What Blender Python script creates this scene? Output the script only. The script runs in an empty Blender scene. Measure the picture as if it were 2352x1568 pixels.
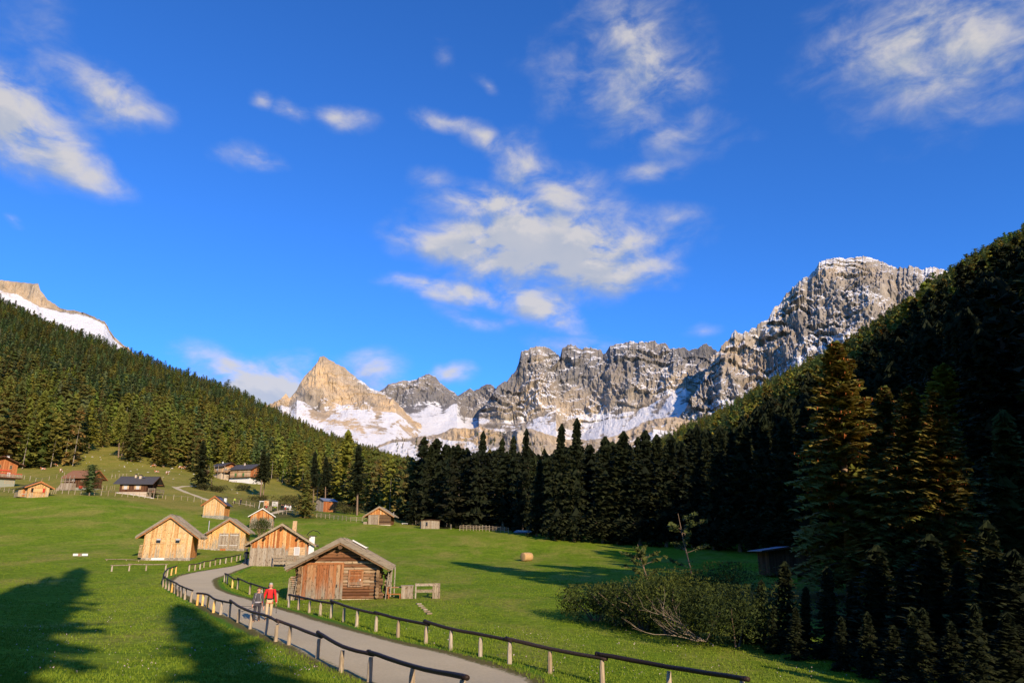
import bpy, bmesh, math, random
import numpy as np
from mathutils import Vector, Matrix
random.seed(7); RNG = np.random.default_rng(11)
R = math.radians
scene = bpy.context.scene
COL = scene.collection
W0, H0, F0 = 2352.0, 1568.0, 1600.0          # photograph measured on a 2352 px wide view
TH = math.atan((1265-784)/F0)
CT, ST = math.cos(TH), math.sin(TH)
def ray(px, py):
    a = (px-1176)/F0; b = (784-py)/F0
    return Vector((a, CT-b*ST, ST+b*CT))
def azel(px, py):
    d = ray(px, py); return math.atan2(d.x, d.y), math.atan2(d.z, math.hypot(d.x, d.y))
SUN_AZ, SUN_EL = R(152), R(20)
SUN = Vector((math.sin(SUN_AZ)*math.cos(SUN_EL), math.cos(SUN_AZ)*math.cos(SUN_EL), math.sin(SUN_EL)))

# ------------------------------------------------------------------ noise
def _hash(ix, iy, iz):
    h = (ix.astype(np.int64)*374761393 + iy.astype(np.int64)*668265263 + iz.astype(np.int64)*2147483647) & 0xffffffff
    h = ((h ^ (h >> 13))*1274126177) & 0xffffffff
    return ((h ^ (h >> 16)) & 0xffff)/65535.0
def vnoise(x, y, z=0.0):
    x = np.asarray(x, float); y = np.asarray(y, float); z = np.zeros_like(x)+z
    x0 = np.floor(x); y0 = np.floor(y); z0 = np.floor(z)
    fx = x-x0; fy = y-y0; fz = z-z0
    fx = fx*fx*(3-2*fx); fy = fy*fy*(3-2*fy); fz = fz*fz*(3-2*fz)
    def c(i, j, k): return _hash(x0+i, y0+j, z0+k)
    a = c(0,0,0)*(1-fx)+c(1,0,0)*fx; b = c(0,1,0)*(1-fx)+c(1,1,0)*fx
    d = c(0,0,1)*(1-fx)+c(1,0,1)*fx; e = c(0,1,1)*(1-fx)+c(1,1,1)*fx
    return ((a*(1-fy)+b*fy)*(1-fz)+(d*(1-fy)+e*fy)*fz)*2-1
def fbm(x, y, z=0.0, o=4, g=.5):
    s = 0; a = 1; f = 1; n = 0
    for i in range(o):
        s = s+a*vnoise(x*f+17.3*i, y*f-9.1*i, z*f+i); n += a; a *= g; f *= 2.03
    return s/n
def ridged(x, y, z=0.0, o=4, g=.5):
    s = 0; a = 1; f = 1; n = 0
    for i in range(o):
        s = s+a*(1-np.abs(vnoise(x*f+7.3*i, y*f-3.1*i, z*f+i))*2); n += a; a *= g; f *= 2.07
    return s/n

# ------------------------------------------------------------------ terrain
SIL = [(-400,430,1100),(-200,560,1150),(0,670,1200),(130,725,1200),(235,765,1250),(330,800,1300),(400,832,1300),(470,850,1350),(560,885,1400),(620,925,1450),(720,970,1550),(800,1000,1650),(900,1035,1800),(960,1052,1850),(1020,1068,1900),(1100,1080,1900),(1250,1075,1800),(1370,1045,1550),(1500,1000,1450),(1600,962,1400),(1700,900,1250),(1800,845,1100),(1900,800,1050),(2000,745,1000),(2100,665,950),(2200,600,880),(2352,515,800),(2600,390,700)]
_s = [(azel(p,q)[0], math.tan(azel(p,q)[1]), Y) for p,q,Y in SIL]   # az, z/R-ish, Y
_s = [(a, e/ math.cos(a), Y) for a,e,Y in _s]                      # z/Y
SILA = np.array([s[0] for s in _s]); SILE = np.array([s[1] for s in _s]); SILY = np.array([s[2] for s in _s])
TAB = {
 -600:[(10,-2.2),(25,-2.5),(50,-1),(100,3),(150,12),(235,24),(330,42)],
 0:[(10,-2.4),(20,-3),(40,-3.2),(60,-2.6),(90,-.6),(120,4.5),(150,10.7),(185,15),(235,20),(300,33),(330,42),(400,62)],
 200:[(10,-2.5),(20,-3.2),(40,-3.4),(60,-2.8),(90,-.8),(110,1.3),(158,11.7),(215,17.7),(280,30),(330,39),(400,60)],
 320:[(10,-2.5),(20,-3.3),(40,-3.5),(60,-3),(89,-1.3),(110,1),(150,8),(190,13.9),(260,25),(330,38),(400,55)],
 500:[(10,-2.5),(23,-3.6),(40,-3.5),(60,-3.1),(89,-1.4),(112,0),(155,6.7),(200,12.5),(260,20),(325,29),(400,45)],
 620:[(10,-2.5),(23,-3.6),(40,-3.5),(60,-3.2),(89,-1.5),(112,-.2),(155,5.8),(200,10.5),(260,17),(325,27),(400,38)],
 800:[(10,-2.5),(23,-3.7),(40,-3.5),(53,-3.4),(84,-2.2),(112,-.6),(150,3.8),(165,5.6),(200,9.3),(260,15),(325,22),(400,30)],
 960:[(10,-2.5),(23,-3.8),(40,-3.6),(53,-3.4),(84,-2.4),(112,-.8),(155,4.2),(200,7.5),(260,12),(400,24)],
 1200:[(10,-2.5),(23,-3.8),(40,-3.7),(53,-3.4),(84,-2.6),(115,-1.6),(150,3.3),(200,6),(300,10),(600,30)],
 1500:[(10,-2.5),(23,-4),(40,-3.9),(60,-3.1),(84,-2.4),(110,-.8),(130,1.1),(200,4),(300,9),(500,30)],
 1700:[(10,-2.6),(23,-4.1),(40,-4),(60,-3.3),(84,-2.2),(110,-.6),(200,7),(300,25)],
 1800:[(10,-2.6),(23,-4.1),(40,-4),(60,-3.4),(84,-2.1),(110,-.5),(150,4),(200,15),(300,42)],
 2000:[(10,-2.6),(23,-4.1),(40,-4),(60,-3.5),(84,-2),(110,0),(150,10),(200,26),(300,60)],
 2352:[(10,-2.6),(20,-3.6),(40,-3.3),(60,-1),(84,5),(110,14),(150,32),(200,55),(300,105)],
 2700:[(10,-2.4),(20,-3),(40,-1),(60,5),(100,22),(150,48),(200,75),(300,130)]}
BACK = {60:[(10,-2),(20,-1.5),(40,4),(60,13),(100,34),(200,90),(400,190),(800,380)],
 90:[(10,-1.5),(20,0),(40,7),(60,16),(100,36),(200,85),(400,190),(800,300)],
 120:[(10,-1.5),(40,4),(100,20),(200,60),(400,150),(800,250)], 150:[(10,-1.6),(30,-.5),(60,2),(100,6),(200,16),(400,40),(800,60)],
 180:[(10,-1.6),(60,-1),(200,4),(800,20)], -180:[(10,-1.6),(60,-1),(200,4),(800,20)], -120:[(10,-2),(50,-2),(200,8),(400,40),(800,150)],
 -90:[(10,-2.1),(50,-1.5),(200,18),(400,60),(800,250)], -60:[(10,-2.2),(50,-.5),(150,14),(330,50),(500,110),(1000,350)]}
LR = np.linspace(math.log(3), math.log(9000), 260)
_cols = []
for px, kn in TAB.items():
    phi = math.atan((px-1176)/F0*CT); c = math.cos(phi)
    Yr = float(np.interp(phi, SILA, SILY)); Er = float(np.interp(phi, SILA, SILE)); Ys = [k[0] for k in kn]; zs = [k[1] for k in kn]
    zr = Er*Yr-15; Y0, z0 = Ys[-1], zs[-1]
    for t in (.12,.25,.4,.55,.7,.85,1.0):
        Ys.append(Y0+(Yr-Y0)*t); zs.append(z0+(zr-z0)*t**1.08)
    Ys += [Yr*1.07, Yr*1.35, Yr*1.8, 9000]; zs += [zr+1, zr*.75, zr*.4, 20]
    _cols.append((math.degrees(phi), np.interp(LR, [math.log(3)]+[math.log(y/c) for y in Ys], [-1.7]+zs)))
for d, kn in BACK.items():
    _cols.append((d, np.interp(LR, [math.log(3)]+[math.log(k[0]) for k in kn]+[math.log(9000)], [-1.7]+[k[1] for k in kn]+[20])))
_cols.sort(key=lambda c: c[0])
PHI = np.arange(-180, 180.01, .5)
_A = np.array([c[1] for c in _cols]); _P = np.array([c[0] for c in _cols])
GRID = np.array([np.interp(PHI, _P, _A[:, j]) for j in range(len(LR))]).T
def _sm(a, s, ax):
    k = np.exp(-.5*(np.arange(-3*s, 3*s+1)/s)**2); k /= k.sum()
    pad = [(0,0),(0,0)]; pad[ax] = (3*s, 3*s)
    b = np.pad(a, pad, mode='edge')
    return np.apply_along_axis(lambda v: np.convolve(v, k, 'valid'), ax, b)
GRID = _sm(_sm(GRID, 2, 0), 2, 1)
def Hv(x, y):
    x = np.asarray(x, float); y = np.asarray(y, float)
    r = np.maximum(np.hypot(x, y), 3.01); p = np.degrees(np.arctan2(x, y))
    i = (p+180)/.5; j = (np.log(r)-LR[0])/(LR[1]-LR[0])
    i = np.clip(i, 0, len(PHI)-1.001); j = np.clip(j, 0, len(LR)-1.001)
    i0 = i.astype(int); j0 = j.astype(int); u = i-i0; v = j-j0
    z = (GRID[i0,j0]*(1-u)+GRID[i0+1,j0]*u)*(1-v)+(GRID[i0,j0+1]*(1-u)+GRID[i0+1,j0+1]*u)*v
    amp = np.interp(r, [3,20,60,120,300,800,3000], [0,.06,.18,.5,2,9,14])
    fade = np.clip((r-3)/8, 0, 1)
    return z+fade*(amp*fbm(x/34, y/34, 3.3, 3)+.07*fbm(x/7, y/7, 1.3, 2)*np.clip(r/40,.3,1))
def Hg(x, y): return float(Hv(np.array([x]), np.array([y]))[0])
def hit(px, py, ymin=12):
    d = ray(px, py); d = d/d.y
    Y = np.geomspace(ymin, 2500, 2200); z = Hv(d.x*Y, Y)-d.z*Y
    k = np.nonzero(z >= 0)[0]
    k = k[0] if len(k) else len(Y)-1
    y = Y[k]
    return Vector((d.x*y, y, Hg(d.x*y, y)))
def at(px, Y, pyref=1265):
    d = ray(px, pyref); x = d.x/d.y*Y
    return Vector((x, Y, Hg(x, Y)))
def project(P):
    dep = P[1]*CT+P[2]*ST; up = -P[1]*ST+P[2]*CT
    return 1176+P[0]/dep*F0, 784-up/dep*F0, dep

# ------------------------------------------------------------------ object helpers
def tag(o, label=None, cat=None, group=None, kind=None):
    if label: o['label'] = label
    if cat: o['category'] = cat
    if group: o['group'] = group
    if kind: o['kind'] = kind
    return o
def empty(name, loc, rz=0, label=None, cat=None, group=None, s=1):
    o = bpy.data.objects.new(name, None); COL.objects.link(o)
    o.location = loc; o.rotation_euler = (0,0,rz); o.empty_display_size = .3; o.scale = (s,s,s)
    return tag(o, label, cat, group)
def copy_tree(o, parent=None):
    c = o.copy(); COL.objects.link(c); c.parent = parent
    for ch in o.children: copy_tree(ch, c)
    return c
class MB:
    def __init__(s): s.v = []; s.f = []; s.t = []
    def box(s, c, d, t=.5, rz=0, M=None):
        c = Vector(c); dx, dy, dz = d[0]/2, d[1]/2, d[2]/2
        m = M or Matrix.Rotation(rz, 3, 'Z')
        P = [c+m@Vector((a*dx, b*dy, e*dz)) for a in (-1,1) for b in (-1,1) for e in (-1,1)]
        s.hexa([P[0],P[4],P[6],P[2],P[1],P[5],P[7],P[3]], t)
    def hexa(s, P, t=.5):          # 4 bottom (ccw) + 4 top
        n = len(s.v); s.v += [tuple(p) for p in P]
        for q in ((3,2,1,0),(4,5,6,7),(0,1,5,4),(1,2,6,5),(2,3,7,6),(3,0,4,7)): s.f.append(tuple(n+i for i in q)); s.t.append(t)
    def prism(s, pts, y0, y1, t=.5):  # xz outline ccw seen from -y, extruded along y
        n = len(s.v); k = len(pts)
        s.v += [(p[0], y0, p[1]) for p in pts]+[(p[0], y1, p[1]) for p in pts]
        s.f.append(tuple(n+i for i in range(k))); s.t.append(t)
        s.f.append(tuple(n+k+i for i in reversed(range(k)))); s.t.append(t)
        for i in range(k):
            j = (i+1)%k; s.f.append((n+j, n+i, n+k+i, n+k+j)); s.t.append(t)
    def tube(s, pts, rad, seg=8, t=.5, cap=True, jit=0):
        pts = [Vector(p) for p in pts]
        if not hasattr(rad, '__len__'): rad = [rad]*len(pts)
        n = len(s.v); prev = None
        for i, p in enumerate(pts):
            d = (pts[min(i+1, len(pts)-1)]-pts[max(i-1, 0)]).normalized()
            a = Vector((0,0,1)) if abs(d.z) < .9 else Vector((1,0,0))
            u = d.cross(a).normalized(); w = d.cross(u).normalized()
            for k in range(seg):
                an = 2*math.pi*k/seg; r = rad[i]*(1+random.uniform(-jit, jit))
                s.v.append(tuple(p+u*math.cos(an)*r+w*math.sin(an)*r))
        for i in range(len(pts)-1):
            for k in range(seg):
                a = n+i*seg+k; b = n+i*seg+(k+1)%seg
                s.f.append((a, b, b+seg, a+seg)); s.t.append(t)
        if cap:
            s.f.append(tuple(n+k for k in reversed(range(seg)))); s.t.append(t)
            m = n+(len(pts)-1)*seg; s.f.append(tuple(m+k for k in range(seg))); s.t.append(t)
    def ell(s, c, r, seg=12, rings=8, t=.5, jit=0):
        n = len(s.v); c = Vector(c)
        for i in range(rings+1):
            a = math.pi*i/rings
            for k in range(seg):
                b = 2*math.pi*k/seg; q = 1+random.uniform(-jit, jit)
                s.v.append((c.x+r[0]*math.sin(a)*math.cos(b)*q, c.y+r[1]*math.sin(a)*math.sin(b)*q, c.z+r[2]*math.cos(a)*q))
        for i in range(rings):
            for k in range(seg):
                a = n+i*seg+k; b = n+i*seg+(k+1)%seg; s.f.append((a, a+seg, b+seg, b)); s.t.append(t)
    def build(s, name, mat, parent=None, smooth=False):
        me = bpy.data.meshes.new(name); me.from_pydata(s.v, [], s.f); me.materials.append(mat)
        at_ = me.attributes.new('tint', 'FLOAT', 'FACE'); at_.data.foreach_set('value', np.array(s.t, dtype=np.float32))
        bm = bmesh.new(); bm.from_mesh(me); bmesh.ops.recalc_face_normals(bm, faces=bm.faces); bm.to_mesh(me); bm.free()
        if smooth: me.polygons.foreach_set('use_smooth', [True]*len(me.polygons))
        o = bpy.data.objects.new(name, me); COL.objects.link(o)
        if parent: o.parent = parent
        return o
def np_mesh(name, V, T, C, mat, smooth=False):   # triangles / quads with a colour per vertex
    me = bpy.data.meshes.new(name); k = T.shape[1]
    me.vertices.add(len(V)); me.vertices.foreach_set('co', V.astype(np.float32).ravel())
    me.loops.add(T.size); me.loops.foreach_set('vertex_index', T.astype(np.int32).ravel())
    me.polygons.add(len(T)); me.polygons.foreach_set('loop_start', (np.arange(len(T))*k).astype(np.int32))
    if C is not None:
        a = me.attributes.new('col', 'FLOAT_COLOR', 'POINT')
        a.data.foreach_set('color', np.hstack([C, np.ones((len(C),1))]).astype(np.float32).ravel())
    if smooth: me.polygons.foreach_set('use_smooth', np.ones(len(T), dtype=bool))
    for m in (mat if isinstance(mat, (list, tuple)) else [mat]): me.materials.append(m)
    me.update(calc_edges=True); me.validate()
    return me
def link(name, me, parent=None):
    o = bpy.data.objects.new(name, me); COL.objects.link(o); o.parent = parent; return o

# ------------------------------------------------------------------ materials
class NT:
    def __init__(s, m):
        m.use_nodes = True; s.t = m.node_tree; s.n = s.t.nodes; s.l = s.t.links
    def new(s, ty, **kw):
        n = s.n.new(ty)
        for k, v in kw.items():
            if k == 'ins':
                for a, b in v.items():
                    if isinstance(b, bpy.types.NodeSocket): s.l.new(b, n.inputs[a])
                    else: n.inputs[a].default_value = b
            else: setattr(n, k, v)
        return n
    def math(s, op, a, b=0.0, c=None, clamp=False):
        ins = {0:a, 1:b}
        if c is not None: ins[2] = c
        return s.new('ShaderNodeMath', operation=op, use_clamp=clamp, ins=ins).outputs[0]
    def mix(s, f, a, b, blend='MIX'):
        n = s.new('ShaderNodeMix', data_type='RGBA', blend_type=blend)
        for k, v in ((0,f),(6,a),(7,b)):
            if isinstance(v, bpy.types.NodeSocket): s.l.new(v, n.inputs[k])
            else: n.inputs[k].default_value = v if k == 0 else (*v[:3], 1)
        return n.outputs[2]
    def noise(s, vec, scale, detail=4, rough=.55, dist=0, out=0):
        return s.new('ShaderNodeTexNoise', ins={'Vector':vec,'Scale':scale,'Detail':detail,'Roughness':rough,'Distortion':dist}).outputs[out]
    def ramp(s, f, pts, interp='LINEAR'):
        n = s.new('ShaderNodeValToRGB', ins={0:f}); r = n.color_ramp; r.interpolation = interp
        while len(r.elements) < len(pts): r.elements.new(.5)
        for e, (p, c) in zip(r.elements, pts): e.position = p; e.color = (*c[:3], 1) if hasattr(c, '__len__') else (c,c,c,1)
        return n.outputs[0]
    def rng(s, v, a, b, c=0.0, d=1.0): return s.new('ShaderNodeMapRange', ins={0:v,1:a,2:b,3:c,4:d}).outputs[0]
    def mapv(s, vec, sc): return s.new('ShaderNodeMapping', ins={'Vector':vec,'Scale':sc}).outputs[0]
def mk(name, rough=.8, spec=.2):
    m = bpy.data.materials.new(name); nt = NT(m); b = nt.n['Principled BSDF']
    b.inputs['Roughness'].default_value = rough; b.inputs['Specular IOR Level'].default_value = spec
    return m, nt, b
def bump(nt, b, h, st=.4, dist=.05):
    n = nt.new('ShaderNodeBump', ins={'Strength':st,'Distance':dist,'Height':h}); nt.l.new(n.outputs[0], b.inputs['Normal'])
def wood(name, cols, grey=(.30,.27,.22), greyamt=0.0, gz=None, axis=2, scale=1.0, knots=True, rough=.8):
    """weathered timber: colour per board from the tint attribute, grain along one axis, greyed patches"""
    m, nt, b = mk(name, rough)
    oc = nt.new('ShaderNodeTexCoord').outputs['Object']
    tint = nt.new('ShaderNodeAttribute', attribute_name='tint').outputs['Fac']
    sc = [9*scale]*3; sc[axis] = .7*scale
    g = nt.noise(nt.mapv(oc, sc), 2.2, 5, .6)
    sc2 = [2.2]*3; sc2[axis] = .5
    g2 = nt.noise(nt.mapv(oc, sc2), 1.0, 4, .6)
    f = nt.math('ADD', nt.math('MULTIPLY', tint, .65), nt.math('MULTIPLY', g, .35))
    c = nt.ramp(f, [(i/(len(cols)-1)*.7+.15, k) for i, k in enumerate(cols)])
    gf = nt.math('ADD', nt.math('MULTIPLY', g2, 1.6), greyamt-1.1)
    if gz:
        z = nt.new('ShaderNodeSeparateXYZ', ins={0:oc}).outputs[2]
        gf = nt.math('ADD', gf, nt.rng(z, gz[0], gz[1], gz[2], 0))
    gf = nt.math('ADD', gf, nt.math('MULTIPLY', nt.math('SUBTRACT', tint, .5), .5))
    gf = nt.rng(gf, -.15, .35)
    gc = nt.mix(g, [k*.55 for k in grey], [k*1.25 for k in grey])
    c = nt.mix(gf, c, gc)
    if knots:
        kn = nt.noise(nt.mapv(oc, (1,1,.6)), 8*scale, 1, .5)
        c = nt.mix(nt.math('MULTIPLY', nt.rng(kn, .63, .70), .7), c, (.07,.035,.012))
    dk = nt.rng(nt.noise(nt.mapv(oc, [k*2.3 for k in sc]), 1.7, 3, .6), .3, .52, .4, 1.05)
    c = nt.mix(1.0, c, dk, 'MULTIPLY')
    nt.l.new(c, b.inputs['Base Color']); bump(nt, b, g, .5, .02)
    return m
def plain(name, c, rough=.7, var=.15, sc=6, metal=0, spec=.3):
    m, nt, b = mk(name, rough, spec)
    oc = nt.new('ShaderNodeTexCoord').outputs['Object']
    n = nt.noise(oc, sc, 4)
    nt.l.new(nt.mix(n, [k*(1-var*1.6) for k in c], [min(1, k*(1+var*1.6)) for k in c]), b.inputs['Base Color'])
    b.inputs['Metallic'].default_value = metal; bump(nt, b, n, .15, .02)
    return m
def stone_mat(name, c1, c2, sc=3):
    m, nt, b = mk(name, .9)
    oc = nt.new('ShaderNodeTexCoord').outputs['Object']
    v = nt.new('ShaderNodeTexVoronoi', ins={'Vector':nt.mapv(oc, (1,1,1.6)),'Scale':sc})
    e = nt.new('ShaderNodeTexVoronoi', feature='DISTANCE_TO_EDGE', ins={'Vector':nt.mapv(oc, (1,1,1.6)),'Scale':sc})
    s = nt.new('ShaderNodeSeparateColor', ins={0:v.outputs['Color']}).outputs[0]
    c = nt.mix(s, c1, c2); c = nt.mix(nt.rng(e.outputs[0], 0, .06, 1, 0), c, [k*.35 for k in c1])
    nt.l.new(c, b.inputs['Base Color']); bump(nt, b, e.outputs[0], .5, .05)
    return m
M = {}
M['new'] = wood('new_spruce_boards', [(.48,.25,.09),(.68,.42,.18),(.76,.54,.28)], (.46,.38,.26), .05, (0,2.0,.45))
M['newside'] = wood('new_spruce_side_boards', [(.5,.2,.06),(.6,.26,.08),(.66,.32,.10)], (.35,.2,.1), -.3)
M['new2'] = wood('greyed_spruce_boards', [(.6,.31,.09),(.76,.46,.16),(.84,.56,.24)], (.42,.36,.26), .12, (1.3,2.6,.5))
M['barn'] = wood('sunburnt_barn_boards', [(.27,.07,.02),(.55,.22,.06),(.70,.44,.19)], (.36,.31,.23), -.08, (1.6,2.6,.8))
M['door'] = wood('old_barn_door_boards', [(.20,.06,.022),(.36,.14,.05),(.42,.27,.14)], (.31,.26,.19), .0, (.2,2.2,.5))
M['log'] = wood('old_log', [(.09,.035,.015),(.24,.11,.05),(.47,.34,.2)], (.42,.33,.22), .12, None, 0, .8)
M['logend'] = wood('log_end', [(.08,.045,.025),(.2,.12,.06),(.3,.2,.11)], (.28,.22,.16), -.1, None, 1)
M['roof'] = wood('weathered_roof_boards', [(.20,.16,.11),(.27,.225,.165),(.35,.3,.225)], (.33,.29,.23), .1, None, 0, .9, False)
M['roofy'] = wood('weathered_roof_planks', [(.17,.14,.10),(.25,.21,.155),(.33,.28,.21)], (.3,.27,.22), .1, None, 1, .9, False)
M['barge'] = wood('roof_edge_board', [(.24,.18,.11),(.34,.27,.17),(.42,.34,.23)], (.4,.35,.27), .2, None, 0, .9)
M['orange'] = wood('fresh_orange_batten', [(.42,.15,.05),(.5,.2,.07),(.56,.27,.1)], (.3,.2,.1), -.6, None, 0)
M['dark'] = wood('dark_brown_timber', [(.05,.022,.012),(.10,.045,.022),(.16,.075,.035)], (.12,.09,.07), -.1, None, 0)
M['redwood'] = wood('red_brown_chalet_boards', [(.30,.09,.03),(.42,.15,.05),(.52,.22,.08)], (.3,.16,.09), -.2)
M['tan'] = wood('pale_tan_boards', [(.42,.25,.12),(.54,.36,.19),(.62,.44,.26)], (.45,.36,.25), 0)
M['greywood'] = wood('grey_weathered_boards', [(.24,.18,.12),(.34,.27,.19),(.46,.38,.28)], (.38,.33,.26), .2)
M['post'] = wood('grey_fence_post', [(.32,.24,.15),(.42,.33,.22),(.5,.42,.31)], (.42,.37,.3), 0, None, 2, 1, False)
M['newpost'] = wood('yellow_new_fence_post', [(.72,.40,.10),(.82,.5,.15),(.88,.58,.2)], (.6,.4,.15), -.8, None, 2, 1, False)
M['rail'] = wood('dark_stained_rail', [(.022,.014,.011),(.04,.025,.018),(.07,.045,.03)], (.06,.045,.035), -.1, None, 0, 1, False, .55)
M['cut'] = plain('fresh_cut_wood', (.75,.36,.12), .7, .15)
M['rail2'] = M['greywood']
M['slate'] = plain('dark_roof_tiles', (.075,.07,.068), .6, .25, 3)
M['brownroof'] = plain('brown_shingle_roof', (.27,.13,.065), .8, .2, 4)
M['barnroof'] = wood('brown_shingles', [(.17,.105,.07),(.23,.15,.10),(.28,.19,.13)], (.24,.19,.14), 0, None, 0, .9, False)
M['metalroof'] = plain('grey_sheet_metal', (.22,.25,.3), .45, .15, 2, .3)
M['stone'] = stone_mat('rubble_stone', (.22,.18,.13), (.48,.42,.33), 3.5)
M['cobble'] = stone_mat('cobble_stone', (.20,.19,.15), (.42,.39,.31), 6)
M['white'] = plain('whitewash', (.72,.70,.66), .8, .08)
M['cream'] = plain('cream_plaster', (.52,.42,.30), .85, .12, 2)
M['greyplaster'] = plain('grey_plaster', (.26,.27,.21), .9, .1)
M['glass'] = plain('dark_window_glass', (.02,.022,.025), .1, .1, 3, 0, .8)
M['black'] = plain('blackened_iron', (.015,.014,.014), .5, .2)
M['steel'] = plain('steel_flue', (.45,.45,.46), .3, .1, 5, .8)
M['solar'] = plain('solar_glass', (.02,.028,.05), .15, .1, 3, 0, .8)
M['curtain'] = plain('white_curtain', (.46,.45,.44), .9, .1, 12)
M['redcloth'] = plain('red_curtain', (.5,.03,.02), .9, .1, 12)
M['green'] = plain('green_shutter_paint', (.08,.17,.05), .6, .1)
M['red'] = plain('red_paint', (.5,.05,.03), .6, .1)
M['hay'] = plain('hay', (.50,.31,.13), .95, .3, 14)
M['rock'] = plain('pale_field_stone', (.5,.46,.4), .95, .2, 2)
M['flower'] = plain('red_balcony_flowers', (.55,.07,.04), .9, .3, 10)
M['bark'] = plain('conifer_bark', (.22,.15,.10), .95, .3, 3)
M['barkpale'] = plain('pale_dead_bark', (.25,.195,.14), .95, .25, 3)
def foliage_mat():
    m, nt, b = mk('needle_foliage', .75, .15)
    c = nt.new('ShaderNodeAttribute', attribute_name='col').outputs['Color']
    r = nt.new('ShaderNodeObjectInfo').outputs['Random']
    c = nt.mix(1.0, c, nt.ramp(r, [(0,(.75,.78,.85)),(.5,(1,1,1)),(1,(1.22,1.15,1.0))]), 'MULTIPLY')
    nt.l.new(c, b.inputs['Base Color'])
    tr = nt.new('ShaderNodeBsdfTranslucent', ins={0:c})
    mx = nt.new('ShaderNodeMixShader', ins={0:.15, 1:b.outputs[0], 2:tr.outputs[0]})
    nt.l.new(mx.outputs[0], nt.n['Material Output'].inputs[0])
    return m
M['leaf'] = foliage_mat()
# ------------------------------------------------------------------ road geometry (needed by the ground too)
ROADLR = [((980,1660),(1500,1680)),((841,1568),(1225,1568)),((727,1516),(1065,1512)),((639,1474),(905,1476)),((543,1430),(760,1436)),((475,1398),(640,1399)),((430,1370),(556,1373)),((402,1352),(507,1357)),((394,1338),(490,1340)),((409,1325),(496,1329)),((448,1315),(525,1318)),((500,1306),(552,1308)),((540,1299),(572,1301)),((558,1292),(590,1294)),((566,1284),(598,1286))]
_L = [hit(*a) for a, b in ROADLR]; _Rr = [hit(*b) for a, b in ROADLR]
def catmull(P, n):
    out = []
    for i in range(len(P)-1):
        p0, p1, p2, p3 = P[max(i-1,0)], P[i], P[i+1], P[min(i+2, len(P)-1)]
        for k in range(n):
            t = k/n
            out.append(.5*((2*p1)+(p2-p0)*t+(2*p0-5*p1+4*p2-p3)*t*t+(3*p1-p0-3*p2+p3)*t**3))
    return out+[P[-1]]
RL = catmull(_L, 14); RR = catmull(_Rr, 14)
_rc = np.array([((a+b)/2)[:2] for a, b in zip(RL, RR)]); _rw = np.array([(a-b).length/2 for a, b in zip(RL, RR)])
def road_dist(x, y):       # distance beyond the road edge (negative on the road)
    d = np.full(np.shape(x), 1e9)
    for c, w in zip(_rc, _rw): d = np.minimum(d, np.hypot(x-c[0], y-c[1])-w)
    return d

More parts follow.
